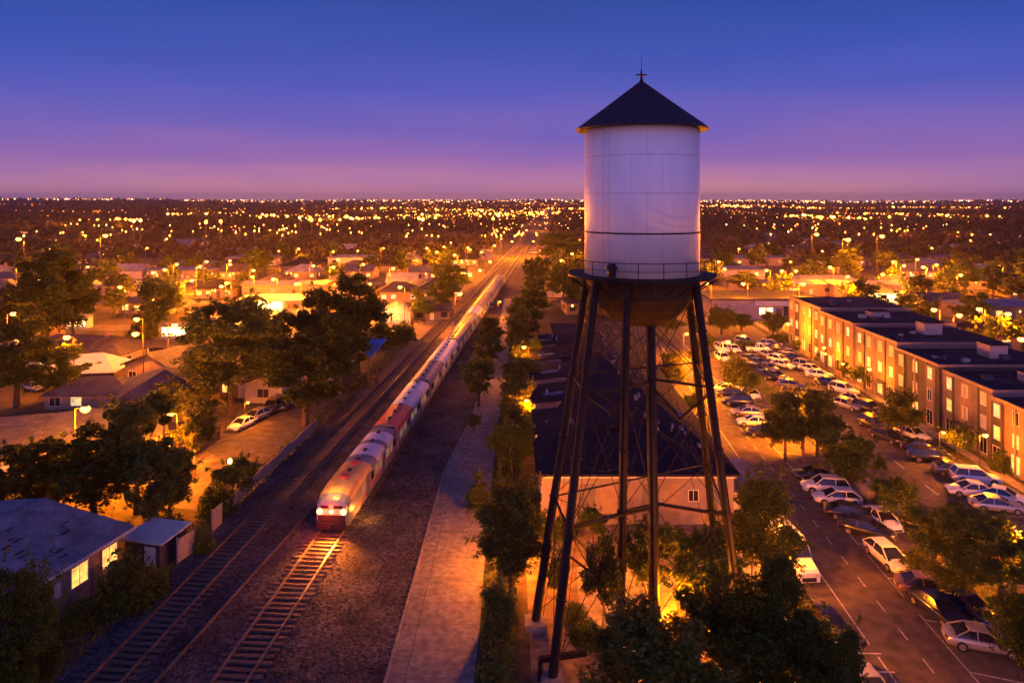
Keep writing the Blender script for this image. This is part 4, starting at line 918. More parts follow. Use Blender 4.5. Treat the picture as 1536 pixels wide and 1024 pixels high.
yl = empty('added_yard_lamp', (-27.6, 154.5, 0), 0, 'low lamp added to light the yard before the tiny shining cottage', 'lamp'); MB().tube((0, 0, 0), (0, 0, 3.4), .05).build('post', M['dark_pole'], yl); MB().lathe([(.1, 3.4), (.2, 3.5), (.2, 3.75), (.06, 3.9)], n=8).build('globe', M['sodium'], yl); light('yard_fill', 'POINT', (0, 0, 4.1), 9000, (1, .34, .04), yl, .3)  # post and globe added to brighten the yard and cottage front
# blue sign on posts
bx, by = G(560, 580)
bs = empty('railway_sign', (bx, by, 0), R(-18), 'blue tilted panel on two tall thin posts beside the tracks', 'sign')
MB().tube((-.75, 0, 0), (-.75, 0, 5.8), .08).build('post', M['pole'], bs); MB().tube((.75, 0, 0), (.75, 0, 6.6), .08).build('post', M['pole'], bs)
MB().add([(-1.2, -.7, 5.3), (.1, -1.0, 4.6), (1.9, .7, 7.1), (-.9, .9, 6.9), (-1.2, -.7, 5.4), (.1, -1.0, 4.72), (1.9, .7, 7.2), (-.9, .9, 7.0)], [(0, 3, 2, 1), (4, 5, 6, 7), (0, 1, 5, 4), (1, 2, 6, 5), (2, 3, 7, 6), (3, 0, 4, 7)]).build('panel', M['blue_sign'], bs)
MB().box(-.45, .45, -.2, .2, .1, 1.6).build('cabinet', M['dark_pole'], bs)
# big terrace under the tower: main roof and sawtooth wings
wh = empty('townhouse_terrace', (0, 0, 0), 0, 'long terrace with dark roofs and five cream gabled wings behind the water tower', 'terrace')
W0, W1, Y0, Y1, E = 2.5, 19.2, 60.6, 134, 4.5
MB().poly([(W0, Y0), (W1, Y0), (W1+2, Y1), (9, Y1), (8.2, Y0+7.2), (W0, Y0+7.2)], -.1, E-.02).build('wall', M['w_stone'], wh)
mb = MB(); e = .45
A, B_, C_, D_ = (W0-e, Y0-e, E), (W1+e, Y0-e, E), (W1+2+e, Y1+e, E), (7.2, Y1+e, E)
r1, r2, r3 = (12.4, Y0+42, 5.9), (14.4, Y1-8, 5.9), (8.2, Y0+7.8, 5.6)
W2 = (W0-e, Y0+7.6, E); D0 = (7.2, Y0+7.6, E)
mb.add([A, B_, C_, D_, r1, r2, W2, D0], [(0, 1, 4), (1, 2, 5, 4), (2, 3, 5), (3, 7, 4, 5), (0, 4, 7, 6)])
mb.add([A, B_, (B_[0], B_[1], E-.2), (A[0], A[1], E-.2)], [(0, 3, 2, 1)]); mb.add([B_, C_, (C_[0], C_[1], E-.2), (B_[0], B_[1], E-.2)], [(0, 3, 2, 1)]); mb.add([A, W2, (W2[0], W2[1], E-.2), (A[0], A[1], E-.2)], [(0, 1, 2, 3)])
mb.add([W2, D0, (D0[0], D0[1], E-.2), (W2[0], W2[1], E-.2)], [(0, 1, 2, 3)])
mroof = mb.build('roof', M['roof_slate'], wh)
for k in range(1, 6):
    y = Y0+k*10.7; xw = W0+.05*k*2
    MB().poly([(xw, y), (10.5, y), (10.5, y+7), (xw, y+7)], -.1, E-.05).build('wing_wall', M['w_stone'], wh)
    mb = MB(); vs = [(xw-e, y-e, E), (11.5, y-e, E+.95), (11.5, y+7.4, E+.95), (xw-e, y+7.4, E), (xw-e, y-e, E-.2), (11.5, y-e, E+.75), (11.5, y+7.4, E+.75), (xw-e, y+7.4, E-.2), ]
    mb.add(vs, [(0, 1, 2, 3), (7, 6, 5, 4), (4, 5, 1, 0), (5, 6, 2, 1), (6, 7, 3, 2), (7, 4, 0, 3)]); wr = mb.build('wing_roof', M['roof_slate'], wh)
    MB().poly([(xw+.02, y-.01), (10.5, y-.01), (10.5, y+.2), (xw+.02, y+.2)], E-.05, E+.05).build('wing_trim', M['trim'], wr)
    window(wh, (xw+2.6, y, 2.9), .9, 1.3, 0, -1, 'lit_dim' if k % 2 else 'dark_glass')
    MB().box(xw-.06, xw+.0, y+2, y+3.2, 2.4, 3.8).build('side_window', M['lit_pale'], wh)
    MB().add([(xw+1.2, y+1.5, E+.23), (xw+3.6, y+1.8, E+.48), (xw+3.3, y+3.0, E+.45), (xw+.9, y+2.8, E+.20)], [(0, 1, 2, 3)]).build('skylight', M['roof_pale'], wr)
MB().box(W0-.02, W1+.1, Y0-.42, Y0-.36, E-.35, E-.05).build('gutter', M['trim'], mroof)
for i in range(8):
    x = 4.6+i*1.85
    if i == 6: window(wh, (x, Y0, 2.5), .8, .9, 0, -1, 'dark_glass')
    else:
        o = MB().box(x-.75, x+.75, Y0-.05, Y0+.02, .3, 3.5).build('wall_panel', M['w_grey' if i % 3 == 1 else 'w_tan'], wh)
MB().box(17.3, 18.5, Y0-.1, Y0-.02, 1.2, 3.4).build('shutter', M['roof_pale'], wh)
mb = MB()
for k in range(50):
    y = random.uniform(66, 128); x = random.uniform(13.8, 18.4); z = 5.75-max(0, x-13.2-(y-66)*.03)*.2
    s = random.uniform(.05, .16); mb.box(x-s, x+s, y-s*3, y+s*3, z-.3, z+.12)
for k in range(12):
    x = random.uniform(4, 9); y = Y0+random.randint(1, 5)*10.7+random.uniform(1, 5); mb.box(x-.12, x+.12, y-.12, y+.12, 4.6, 5.75-(9-x)*.1)
mb.build('roof_vent', M['roof_pale'], mroof)
pc = empty('courtyard_wall', (0, 0, 0), 0, 'low pale wall with a dark capped entrance at the right end of the terrace', 'wall')
MB().poly([(19.4, 61.5), (22.4, 61.2), (22.6, 69), (19.8, 69)], 0, 2.4).build('wall', M['w_white'], pc); MB().poly([(19.25, 61.3), (22.6, 61.0), (22.8, 69.2), (19.6, 69.2)], 2.4, 2.55).build('cap', M['roof_pale'], pc)
# apartment block, right
ab = empty('apartment_block', (0, 0, 0), 0, 'long three storey apartment block with stepped flat roofs along the right side', 'apartment block')
def fx(y): return 51.1+(y-66)*.033
secs_ = [(57.5, 66.6, 6.5, 'w_brick'), (66.6, 74.8, 7.0, 'w_brown'), (74.8, 84.2, 7.5, 'w_grey'), (84.2, 94.6, 8.0, 'w_charcoal'), (94.6, 107, 8.6, 'w_grey'), (107, 120, 9.0, 'w_brown'), (120, 135, 9.4, 'w_ochre')]
for i, (ya, yb, zt_, wm) in enumerate(secs_):
    dp = 15.5
    off = .35*(i % 2)
    xa, xb = fx(ya)-off, fx(yb)-off
    MB().poly([(xa, ya+.003*i), (xa+dp+off, ya+.003*i), (xb+dp+off, yb), (xb, yb)], -.1, zt_).build('wall_section', M[wm], ab)
    rf = MB().poly([(xa+.22, ya+.2), (xa+dp+off-.2, ya+.2), (xb+dp+off-.2, yb-.1), (xb+.22, yb-.1)], zt_, zt_+.06).build('roof', M['roof_dark'], ab)
    pp = MB(); pp.beam((xa+.1, ya, zt_+.14), (xb+.1, yb, zt_+.14), .22, .30); pp.beam((xa+.1, ya+.1, zt_+.14), (xa+dp+off, ya+.1, zt_+.14), .2, .28); pp.build('parapet', M['w_tan'], rf)
    for q in range(5):
        x = random.uniform(xa+2, xa+dp-3); y = random.uniform(ya+1.5, yb-2); s = random.uniform(.25, .7); MB().box(x, x+s*1.6, y, y+s, zt_+.06, zt_+.06+s*.8).build('roof_unit', M['hvac'] if q % 2 else M['roof_grey'], rf)
    for q in range(5):
        x = random.uniform(xa+.8, xa+dp-6); y = random.uniform(ya+1, yb-1.5); MB().box(x, x+random.uniform(1.5, 5), y, y+random.uniform(.2, .7), zt_+.061, zt_+.075+q*.004).build('roof_patch', M['roof_grey'], rf)
    for q in range(1, 4):
        y = ya+q*(yb-ya)/4; x = fx(y)-off; MB().box(x-.16, x+.02, y-.10, y+.10, .1, zt_-.05).build('downpipe' if q % 2 else 'pilaster', M['dark_pole' if q % 2 else 'w_tan'], ab)
    ncol = max(3, int((yb-ya)/3.0))
    for c in range(ncol):
        y = ya+(c+.5)*(yb-ya)/ncol; x = fx(y)-off
        # cladding bays alternate in colour
        if (c+i) % 3 == 0: MB().poly([(x-.10, y-.95), (x+.05, y-.95), (x+.05, y+.95), (x-.10, y+.95)], .2, zt_-.25).build('cladding_bay', M['w_ochre' if i in (2, 4, 5) else 'w_charcoal' if i != 3 else 'w_grey'], ab)
        for lv in range(3):
            z = (lv+.55)*zt_/3+.05
            r_ = random.random(); pn = 'lit' if r_ < .22 else 'lit_pale' if r_ < .5 else 'lit_dim' if r_ < .88 else 'dark_glass'
            if i >= 4: pn = 'lit_pale' if r_ < .5 else 'lit_dim'
            if lv == 0: pn = 'lit' if r_ < .45 else 'lit_pale' if r_ < .6 else 'dark_glass'
            xo = .10 if (c+i) % 3 == 0 else 0
            window(ab, (x-xo-.012*0, y, z), .82 if lv else 1.15, 1.30 if lv else 1.7, -1, 0, pn)
for x, y, zb, sx2, sy2, sz in ((60.5, 88.5, 8.0, 2.2, 2.6, 1.7), (59.5, 101, 8.6, 2.6, 2.2, 1.7), (57.8, 78.5, 7.5, 2.4, 1.6, 1.1), (58.5, 114, 9.0, 3, 2, .9)):
    pb = MB().box(x, x+sx2, y, y+sy2, zb, zb+sz).build('roof_house', M['w_cream'], ab); MB().box(x-.15, x+sx2+.15, y-.15, y+sy2+.15, zb+sz, zb+sz+.12).build('cap', M['roof_slate'], pb)
for y in (79.5, 98.5): 
    x = fx(y); c = MB().box(x-1.1, x, y-1.0, y+1.0, 2.55, 2.72).build('door_canopy', M['w_charcoal'], ab)
# low hall behind the car park
hb = empty('low_hall', (61.5, 172, 0), R(-2), 'low cream hall with dark flat roof and two bright windows beyond the car park', 'hall')
MB().box(-14, 12, -7, 8, -.1, 4.6).build('wall', M['w_cream'], hb); MB().box(-14.4, 12.4, -7.4, 8.4, 4.6, 4.9).build('roof', M['roof_dark'], hb)
MB().box(-4, 12, -7.6, -7.05, 3.3, 4.4).build('fascia', M['trim'], hb)
for x in (-2.2, -.5): window(hb, (x, -7, 2.0), 1.4, 1.6, 0, -1, 'lit_bright')
for x in (4, 8.5): MB().box(x-1.3, x+1.3, -7.06, -7.0, .1, 3.1).build('garage_door', M['w_charcoal'], hb)
MB().box(1.0, 2.4, -7.06, -7.0, .1, 2.6).build('door', M['w_grey'], hb)
gz = empty('lit_pavilion', G(1320, 452), 0, 'round roofed pavilion glowing white inside, beyond the apartment roofs', 'pavilion')
MB().lathe([(6.2, 2.9), (.4, 5.3), (.1, 5.4)], n=12).build('roof', M['roof_brown'], gz); MB().lathe([(4.6, 0), (4.6, 2.8)], n=12).build('glazing', M['lit_bright'], gz)
for k in range(12):
    a = 2*PI*k/12; MB().tube((5.6*math.cos(a), 5.6*math.sin(a), 0), (5.6*math.cos(a), 5.6*math.sin(a), 2.95), .12).build('post', M['w_white'], gz)
light('pavilion_light', 'POINT', (0, -8, 3.5), 8000, (1, .4, .08), gz, .5)
# person and dog on the lit yard
def skin_body(name, pts, edges, rad, m, loc, rz, root=0):
    me = bpy.data.meshes.new(name); me.from_pydata(pts, edges, []); o = bpy.data.objects.new(name, me); COL.objects.link(o)
    sk_ = o.modifiers.new('skin', 'SKIN'); sk_.use_smooth_shade = True
    for i, r in enumerate(rad): me.skin_vertices[0].data[i].radius = (r, r) if not isinstance(r, tuple) else r
    me.skin_vertices[0].data[root].use_root = True
    ss = o.modifiers.new('sub', 'SUBSURF'); ss.levels = 1; ss.render_levels = 1
    me.materials.append(m); o.location = loc; o.rotation_euler = (0, 0, rz); return o
px_, py_ = G(587, 486)
pp_ = [(0, 0, .98), (0, 0, 1.25), (0, 0, 1.45), (0, 0, 1.54), (0, .02, 1.68), (0, .02, 1.77),
       (-.19, 0, 1.42), (-.27, .05, 1.14), (-.24, -.12, .92), (-.24, -.16, .84), (.19, 0, 1.42), (.29, -.04, 1.14), (.27, .14, .93), (.27, .18, .85),
       (-.10, 0, .90), (-.12, -.18, .50), (-.12, -.10, .08), (-.12, -.26, .04), (.10, 0, .90), (.12, .20, .50), (.12, .42, .10), (.12, .30, .04)]
pe_ = [(0, 1), (1, 2), (2, 3), (3, 4), (4, 5), (2, 6), (6, 7), (7, 8), (8, 9), (2, 10), (10, 11), (11, 12), (12, 13), (0, 14), (14, 15), (15, 16), (16, 17), (0, 18), (18, 19), (19, 20), (20, 21)]
pr_ = [(.16, .12), (.16, .12), (.15, .10), .055, .095, .07, .07, .05, .038, .04, .07, .05, .038, .04, .10, .07, .045, .04, .10, .07, .045, .04]
pb_ = skin_body('person', pp_, pe_, pr_, M['cloth'], (px_, py_, .03), R(70))
hd_ = bpy.data.meshes.new('head')
def uvball(c, r, n=10, m=8):
    mb = MB(); mb.lathe([(max(.001, r[0]*math.sin(PI*k/m)), c[2]-r[2]*math.cos(PI*k/m)) for k in range(m+1)], n=n, cx=c[0], cy=c[1]); return mb
tag(pb_, 'person in dark clothes walking across the bright yard before the shining cottage', 'person'); bpy.data.meshes.remove(hd_)
uvball((0, .02, 1.70), (.105, .1, .13)).build('hair', M['band'], pb_)
x, y = G(624, 486)
dp = [(0, -.35, .52), (0, 0, .50), (0, .35, .55), (0, .52, .72), (0, .66, .84), (0, .86, .80), (-.10, -.38, .30), (-.10, -.44, .22), (-.10, -.36, .02), (.10, -.38, .30), (.10, -.50, .22), (.10, -.44, .02),
      (-.10, .36, .30), (-.10, .36, .02), (.10, .38, .30), (.10, .44, .02), (0, -.62, .62), (0, -.80, .74)]
de = [(0, 1), (1, 2), (2, 3), (3, 4), (4, 5), (0, 6), (6, 7), (7, 8), (0, 9), (9, 10), (10, 11), (2, 12), (12, 13), (2, 14), (14, 15), (0, 16), (16, 17)]
dr = [.12, .12, .15, .085, .09, .045, .07, .04, .03, .07, .04, .03, .05, .03, .05, .03, .035, .02]
tag(skin_body('dog', dp, de, dr, M['fur'], (x, y, .03), R(95)), 'brown dog standing on the lit yard right of the walking person', 'dog')
# ------------------------------------------------------------------ trees
def leaves_mesh(name, C, size, m, seed=0, flat=.5):
    "C: (n,3) centres, size: (n,), every leaf is a bent pair of triangles in a free orientation"
    rg = np.random.default_rng(seed); n = len(C)
    a = rg.normal(size=(n, 3)); a[:, 2] *= flat; a /= np.linalg.norm(a, axis=1)[:, None]+1e-9
    b = rg.normal(size=(n, 3)); b -= (b*a).sum(1)[:, None]*a; b /= np.linalg.norm(b, axis=1)[:, None]+1e-9
    c = np.cross(a, b); s = size[:, None]
    V = np.stack([C-a*s, C+b*s*.45+c*s*.15, C+a*s*.9, C-b*s*.5+c*s*.15], 1).reshape(-1, 3)
    me = bpy.data.meshes.new(name); me.vertices.add(4*n); me.vertices.foreach_set('co', V.astype(np.float32).ravel())
    me.loops.add(4*n); me.loops.foreach_set('vertex_index', np.arange(4*n, dtype=np.int32))
    me.polygons.add(n); me.polygons.foreach_set('loop_start', np.arange(0, 4*n, 4, dtype=np.int32)); me.polygons.foreach_set('loop_total', np.full(n, 4, dtype=np.int32))
    me.update(); me.validate(); me.materials.append(m); return me
def tree_proto(name, H, cr, tz, nl, ls, leafm, barkm='bark', seed=0, nclump=40, shape='round', gap=.30):
    rg = np.random.default_rng(seed); t = empty(name, (0, 0, 0), 0, 'tree', 'tree', 'trees')
    cz = (H+tz)/2; rz_ = (H-tz)/2
    cl = []
    while len(cl) < nclump:
        p = rg.uniform(-1, 1, 3)
        if shape == 'cone': p[2] = rg.uniform(-1, 1); lim = (1-(p[2]+1)/2)*.95+.12
        elif shape == 'tall': lim = math.sqrt(max(0, 1-p[2]**2))*.9+.1
        else: lim = math.sqrt(max(0, 1-(abs(p[2])**2.4)))*(1 if p[2] > -.2 else .95)
        r = math.hypot(p[0], p[1])
        if r > lim or r < lim*.25*rg.random(): continue
        cl.append(p)
    cl = np.array(cl)*np.array([cr*.86, cr*.86, rz_*.88])+np.array([0, 0, cz])
    cs = rg.uniform(.55, 1.25, nclump)*cr*gap*(1.0 if shape != 'cone' else .8)
    idx = rg.integers(0, nclump, nl); d = rg.normal(size=(nl, 3)); d /= np.linalg.norm(d, axis=1)[:, None]; rr = rg.random(nl)**.42
    C = cl[idx]+d*(rr*cs[idx])[:, None]*np.array([1, 1, .72])
    # stray twigs of leaves poke out of the outline
    ns = nl//14; q = cl[rg.integers(0, nclump, ns)]; dirn = q-np.array([0, 0, cz-rz_*.3]); dirn /= np.linalg.norm(dirn, axis=1)[:, None]
    C = np.vstack([C, q+dirn*(cs.mean()*rg.uniform(.9, 1.65, ns))[:, None]+rg.normal(size=(ns, 3))*cs.mean()*.12])
    me = leaves_mesh('crown', C, rg.uniform(.45, 1.45, len(C))*ls, M[leafm], seed)
    o = bpy.data.objects.new('crown', me); COL.objects.link(o); o.parent = t
    mb = MB(); r0 = max(.05, H*.024); lean = rg.uniform(-.03, .03, 2)*H
    pts = [Vector((lean[0]*f**2, lean[1]*f**2, f*(tz+rz_*1.1))) for f in (0, .25, .5, .75, 1)]
    mb.tube((0, 0, -.1), (0, 0, .15), r0*1.5, r0*1.15, n=8)
    for i in range(4): mb.tube(pts[i], pts[i+1], r0*(1.1-.22*i), r0*(1.1-.22*(i+1)), n=8)
    for k in range(min(14, nclump)):
        f = rg.uniform(.55, 1); b0 = pts[0].lerp(pts[4], f); tip = Vector(cl[k]); mid = b0.lerp(tip, .5)+Vector((0, 0, -.06*H*.5))
        mb.tube(b0, mid, r0*.42, r0*.26, n=5); mb.tube(mid, tip, r0*.26, r0*.08, n=5)
    mb.build('trunk', M[barkm], t); return t
T = {}
T['broad'] = tree_proto('tree', 8, 2.6, 2.2, 15000, .14, 'leaf', seed=1, nclump=46)
T['broad2'] = tree_proto('tree', 8, 3.0, 2.0, 17000, .15, 'leaf_olive', seed=2, nclump=48, gap=.34)
T['near'] = tree_proto('tree', 10, 4.4, 2.4, 30000, .125, 'leaf_dark', seed=3, nclump=80, gap=.26)
T['near2'] = tree_proto('tree', 10, 4.2, 1.5, 30000, .13, 'leaf_olive', seed=4, nclump=110, gap=.17, shape='round')
T['tall'] = tree_proto('tree', 14, 4.2, 3.0, 17000, .22, 'leaf_dark', seed=5, nclump=60, gap=.27)
T['tall2'] = tree_proto('tree', 15, 5.5, 3.6, 20000, .24, 'leaf', seed=6, nclump=64, gap=.24)
T['cone'] = tree_proto('tree', 7, 1.5, 1.0, 5200, .12, 'leaf_dark', seed=7, nclump=34, shape='cone', gap=.42)
T['slim'] = tree_proto('tree', 6, 1.15, 1.4, 2600, .12, 'leaf_olive', seed=8, nclump=26, shape='tall', gap=.45)
T['small'] = tree_proto('tree', 4, 1.7, 1.0, 7000, .12, 'leaf', seed=9, nclump=26, gap=.36)
T['pale'] = tree_proto('tree', 8, 2.8, 2.4, 10000, .15, 'leaf_olive', 'pale_bark', seed=10, nclump=40, gap=.26)
T['far'] = tree_proto('tree', 9, 3.8, 1.8, 900, .52, 'leaf', seed=12, nclump=26, gap=.32)
T['far2'] = tree_proto('tree', 11, 4.4, 2.0, 1100, .58, 'leaf_dark', seed=13, nclump=30, gap=.30)
T['far3'] = tree_proto('tree', 8, 3.4, 1.6, 800, .50, 'leaf_olive', seed=14, nclump=22, gap=.34)
PH = dict(broad=8, broad2=8, near=10, near2=10, tall=14, tall2=15, cone=7, slim=6, small=4, pale=8, far=9, far2=11, far3=8)
PR = dict(broad=2.6, broad2=3.0, near=4.4, near2=4.2, tall=4.2, tall2=5.5, cone=1.5, slim=1.15, small=1.7, pale=2.8, far=3.8, far2=4.4, far3=3.4)
USED = set(); TREES = []
def tree(kind, x, y, h, r, label, group='trees', name=None):
    o = place(T[kind], (x, y, 0), random.uniform(0, 6.28), (r/PR[kind], r/PR[kind], h/PH[kind]), label, group, USED) if kind in T else None
    TREES.append((x, y, r)); return o
def treeP(kind, px, base, top, wpx, label, group='trees', y=None):
    "px, base, top, width as surveyed; y overrides the distance where the foot is hidden"
    Y = y or FPX*EYE/(base-HY); x = (px-VX)*Y/FPX; h = EYE-(top-HY)*Y/FPX; r = wpx*Y/FPX/2
    return tree(kind, x, Y, h*1.03, r*1.02, label, group)
BU = {}
def bush(x, y, r, h, label, m='leaf', group='bushes'):
    if m not in BU:
        t = empty('bush', (0, 0, 0), 0, 'bush', 'bush', group); rg = np.random.default_rng(len(BU)+50)
        d = rg.normal(size=(2600, 3)); d /= np.linalg.norm(d, axis=1)[:, None]; d[:, 2] = abs(d[:, 2]); C = d*(rg.random(2600)**.35)[:, None]*(1+.18*np.sin(d[:, 0]*7+d[:, 1]*5))[:, None]
        me = leaves_mesh('foliage', C*np.array([1, 1, 1]), rg.uniform(.6, 1.3, 2600)*.085, M[m], len(BU)); o = bpy.data.objects.new('foliage', me); COL.objects.link(o); o.parent = t
        mb = MB()
        for k in range(6): a = k; mb.tube((0, 0, 0), (.5*math.cos(a), .5*math.sin(a), .6), .04, .02, n=5)
        mb.build('stem', M['bark'], t); BU[m] = t; o = t
    else: o = copy_tree(BU[m])
    o.location = (x, y, 0); o.rotation_euler = (0, 0, random.uniform(0, 6.28)); o.scale = (r, r, h); o['label'] = label; o['group'] = group
    return o
def bushP(px, base, wpx, hpx, label, m='leaf', group='bushes'):
    Y = FPX*EYE/(base-HY); return bush((px-VX)*Y/FPX, Y, wpx*Y/FPX/2, hpx*Y/FPX, label, m, group)
# foreground and middle trees, one by one
treeP('near2', 985, 0, 918, 270, 'wide feathery olive tree at the bottom edge under the water tower', y=31)
treeP('near', 1135, 0, 843, 235, 'big dark tree at the bottom, right of the tower legs, hiding the left kerb', y=36.5)
treeP('near', 1250, 0, 935, 110, 'low dark tree on the bottom edge beside the street, right of the big dark tree', y=33)
treeP('broad2', 1145, 895, 722, 112, 'olive green street tree with visible trunk just right of the outermost tower leg')
treeP('broad', 1060, 905, 800, 110, 'dark tree rising behind the right tower legs and the big dark tree', y=48)
treeP('broad2', 766, 908, 728, 118, 'leafy olive tree beside the long path, left of the tower legs')
treeP('cone', 720, 772, 697, 46, 'small dark pointed tree standing on the path edge alone')
treeP('slim', 745, 1018, 852, 52, 'slender sapling on the verge between path and tower, near the bottom')
treeP('slim', 748, 0, 950, 58, 'lowest sapling on the verge, cut by the bottom edge', y=37.5)
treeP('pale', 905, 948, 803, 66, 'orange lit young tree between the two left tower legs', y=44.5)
treeP('broad', 975, 918, 783, 88, 'dark tree behind the two middle tower legs', y=48.5)
treeP('small', 890, 818, 762, 44, 'small dark tree before the terrace wall, between tower legs')
treeP('slim', 838, 905, 800, 34, 'thin orange lit sapling between the outer left tower legs', y=47)
g = 'trees in the row between path and terrace'
for i, (px, base, top, wp, k) in enumerate(((768, 722, 628, 74, 'broad'), (778, 650, 572, 72, 'broad2'), (766, 690, 640, 50, 'small'), (782, 604, 535, 60, 'broad'), (788, 566, 505, 56, 'broad'), (780, 540, 478, 52, 'broad2'), (792, 515, 462, 50, 'broad'), (776, 505, 456, 40, 'broad'), (798, 489, 432, 52, 'tall'))):
    treeP(k, px, base, top, wp, f'green tree, {ordinal(i+1)} from the camera in the row between path and terrace', g)
g = 'small trees between ballast and path'
for i, (px, base, top, wp, k) in enumerate(((712, 650, 622, 22, 'small'), (718, 610, 536, 54, 'broad'), (732, 556, 500, 46, 'broad'), (736, 520, 476, 40, 'broad2'))):
    treeP(k, px, base, top, wp, f'dark tree, {ordinal(i+1)} from the camera in the row between ballast and path', g)
g = 'trees on the strip between street and car park'
treeP('broad2', 1178, 692, 590, 66, 'left half of the big tree pair on the median, crown over the lamp', g); treeP('broad2', 1226, 684, 586, 74, 'largest median tree, round crown, right of its paler trunked neighbour', g)
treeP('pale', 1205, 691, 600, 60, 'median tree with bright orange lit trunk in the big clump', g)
treeP('broad', 1268, 738, 648, 84, 'dark round tree on the strip, above the side-on white cars', g); treeP('small', 1320, 716, 686, 19, 'tiny lollipop tree alone on the car park asphalt', g)
treeP('small', 1333, 785, 716, 62, 'dark bushy tree right of the boulder on the median', g); treeP('small', 1362, 768, 728, 36, 'small dark tree touching the silver tall car on the median', g)
treeP('near2', 1432, 905, 757, 168, 'wide leafy tree above the two dark blue cars, left one of the pair', g); treeP('broad', 1500, 900, 778, 120, 'dark tree at the right edge, right one of the pair above the blue cars', g)
treeP('near', 1545, 0, 885, 120, 'dark tree cut by the right edge in the lower right corner', g, y=40)
bushP(1385, 868, 62, 30, 'orange lit low bush at the kerb beside the cream hatchback', 'leaf_olive')
b_ = empty('boulder', (*G(1300, 745), 0), .3, 'rounded brown boulder beside the bushy median tree', 'boulder')
mb = uvball((0, 0, .75), (1.25, 1, .95), 14, 9); mb.v = [(x*(1+.1*math.sin(5*y+z*3)), y*.8*(1+.08*math.sin(4*x)), z*(1+.06*math.sin(6*x+y))) for x, y, z in mb.v]; mb.build('rock', M['stone'], b_, smooth=True)
g = 'trees in front of the apartments'
treeP('broad2', 1352, 660, 590, 60, 'dark tree before the grey apartment section, beside the white sidewalk saloon', g); treeP('small', 1436, 690, 640, 44, 'small orange tinged tree left of the apartment wall lamp', g)
treeP('small', 1302, 585, 552, 44, 'orange lit shrub-like tree before the ochre apartment bays', g); treeP('small', 1275, 572, 545, 34, 'small tree two left of the apartment door lamp', g)
treeP('small', 1241, 548, 530, 32, 'low round tree before the second apartment section', g); treeP('broad2', 1205, 520, 478, 34, 'slim tree at the far corner of the apartments', g); treeP('small', 1203, 528, 508, 30, 'low tree at the foot of the slim corner tree', g)
bushP(1502, 708, 34, 30, 'dark bush against the brick apartment wall at the right edge'); bushP(1225, 520, 24, 10, 'low dark hedge bush near the far apartment end')
g = 'trees in the car park'
treeP('broad2', 1101, 590, 538, 44, 'orange lit round tree left of the dark car cluster', g); treeP('small', 1119, 596, 562, 36, 'smaller tree leaning on the orange lit round tree', g)
treeP('broad', 1160, 505, 468, 38, 'green tree before the low hall, right of the bright windows', g); treeP('broad2', 1082, 502, 462, 52, 'spreading olive tree before the left end of the low hall', g); treeP('broad', 1112, 496, 470, 36, 'green tree beneath the bright hall windows', g)
treeP('broad', 1052, 555, 505, 40, 'tree behind the right tower legs beside the bright street', g); treeP('broad2', 1000, 500, 465, 60, 'tree at the far end of the terrace beneath the tank bowl', g); treeP('broad2', 1008, 590, 530, 50, 'orange lit tree on the lawn between terrace and street, seen between the legs', g); treeP('small', 1036, 628, 590, 30, 'small tree on the lawn between terrace and street, nearer one', g); treeP('small', 1060, 710, 672, 26, 'small shrub-like tree at the terrace corner beside the tower leg', g)
g = 'trees beyond the terrace'
for q in ((838, 402, 348, 62, 'tall2', 'highest dark tree beyond the terrace, against the distant lights'), (815, 442, 385, 48, 'tall', 'dark tree between path end and the tower platform, below the highest one'), (845, 456, 398, 58, 'tall2', 'broad dark tree just left of the tower legs top'), (868, 470, 418, 46, 'tall', 'dark tree touching the tower legs at the terrace far end'), (797, 434, 388, 30, 'tall', 'narrow dark tree at the end of the long path'), (872, 440, 392, 44, 'tall', 'dark tree half behind the tower platform edge'), (800, 470, 418, 36, 'broad', 'lower green tree in front of the narrow dark one at the path end')): treeP(q[4], q[0], q[1], q[2], q[3], q[5], g)
bushP(1120, 521, 40, 10, 'dark low hedge left at the top of the car park'); bushP(1172, 511, 40, 10, 'dark low hedge right at the top of the car park')
g = 'trees left of the railway'
treeP('tall2', 345, 622, 448, 150, 'huge spreading tree with thick trunk behind the white garage cars', g); treeP('tall', 458, 638, 500, 130, 'large dark tree with a pale leaning trunk beside the railway', g)
treeP('tall', 412, 575, 470, 104, 'dark tree between the huge spreading tree and the pale trunked tree', g); treeP('tall', 537, 560, 408, 88, 'tall dark tree above the blue railway sign', g); treeP('tall', 490, 565, 430, 90, 'tall dark tree left of the one above the blue sign', g)
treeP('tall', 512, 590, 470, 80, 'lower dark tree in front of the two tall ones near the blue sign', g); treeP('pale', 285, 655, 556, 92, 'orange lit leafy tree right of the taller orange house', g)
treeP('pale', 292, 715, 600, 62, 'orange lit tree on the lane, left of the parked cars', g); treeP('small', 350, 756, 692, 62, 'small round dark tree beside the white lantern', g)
treeP('broad', 205, 770, 590, 110, 'dark pointed tree right of the starry street lamp', g); treeP('tall', 140, 800, 640, 130, 'dark broad tree below the starry street lamp', g, y=60); treeP('tall', 45, 800, 655, 120, 'dark tree at the left edge above the bungalow roof', g, y=60)
treeP('broad', 255, 790, 668, 76, 'dark tree above the small shed', g, y=60.5); treeP('broad', 230, 805, 680, 90, 'dark tree behind the bungalow roof corner', g, y=58.5); treeP('broad', 95, 790, 672, 80, 'dark tree between the bungalow roof and the starry lamp', g, y=62)
treeP('tall', 70, 535, 372, 100, 'very tall black tree mass at the far left, upper part', g); treeP('tall', 25, 610, 478, 110, 'dark tree at the left edge above the motel roofs', g); treeP('broad', 85, 600, 520, 90, 'dark tree left of the white canvas roof', g); treeP('tall', 110, 520, 400, 70, 'dark tree right of the very tall black tree', g)
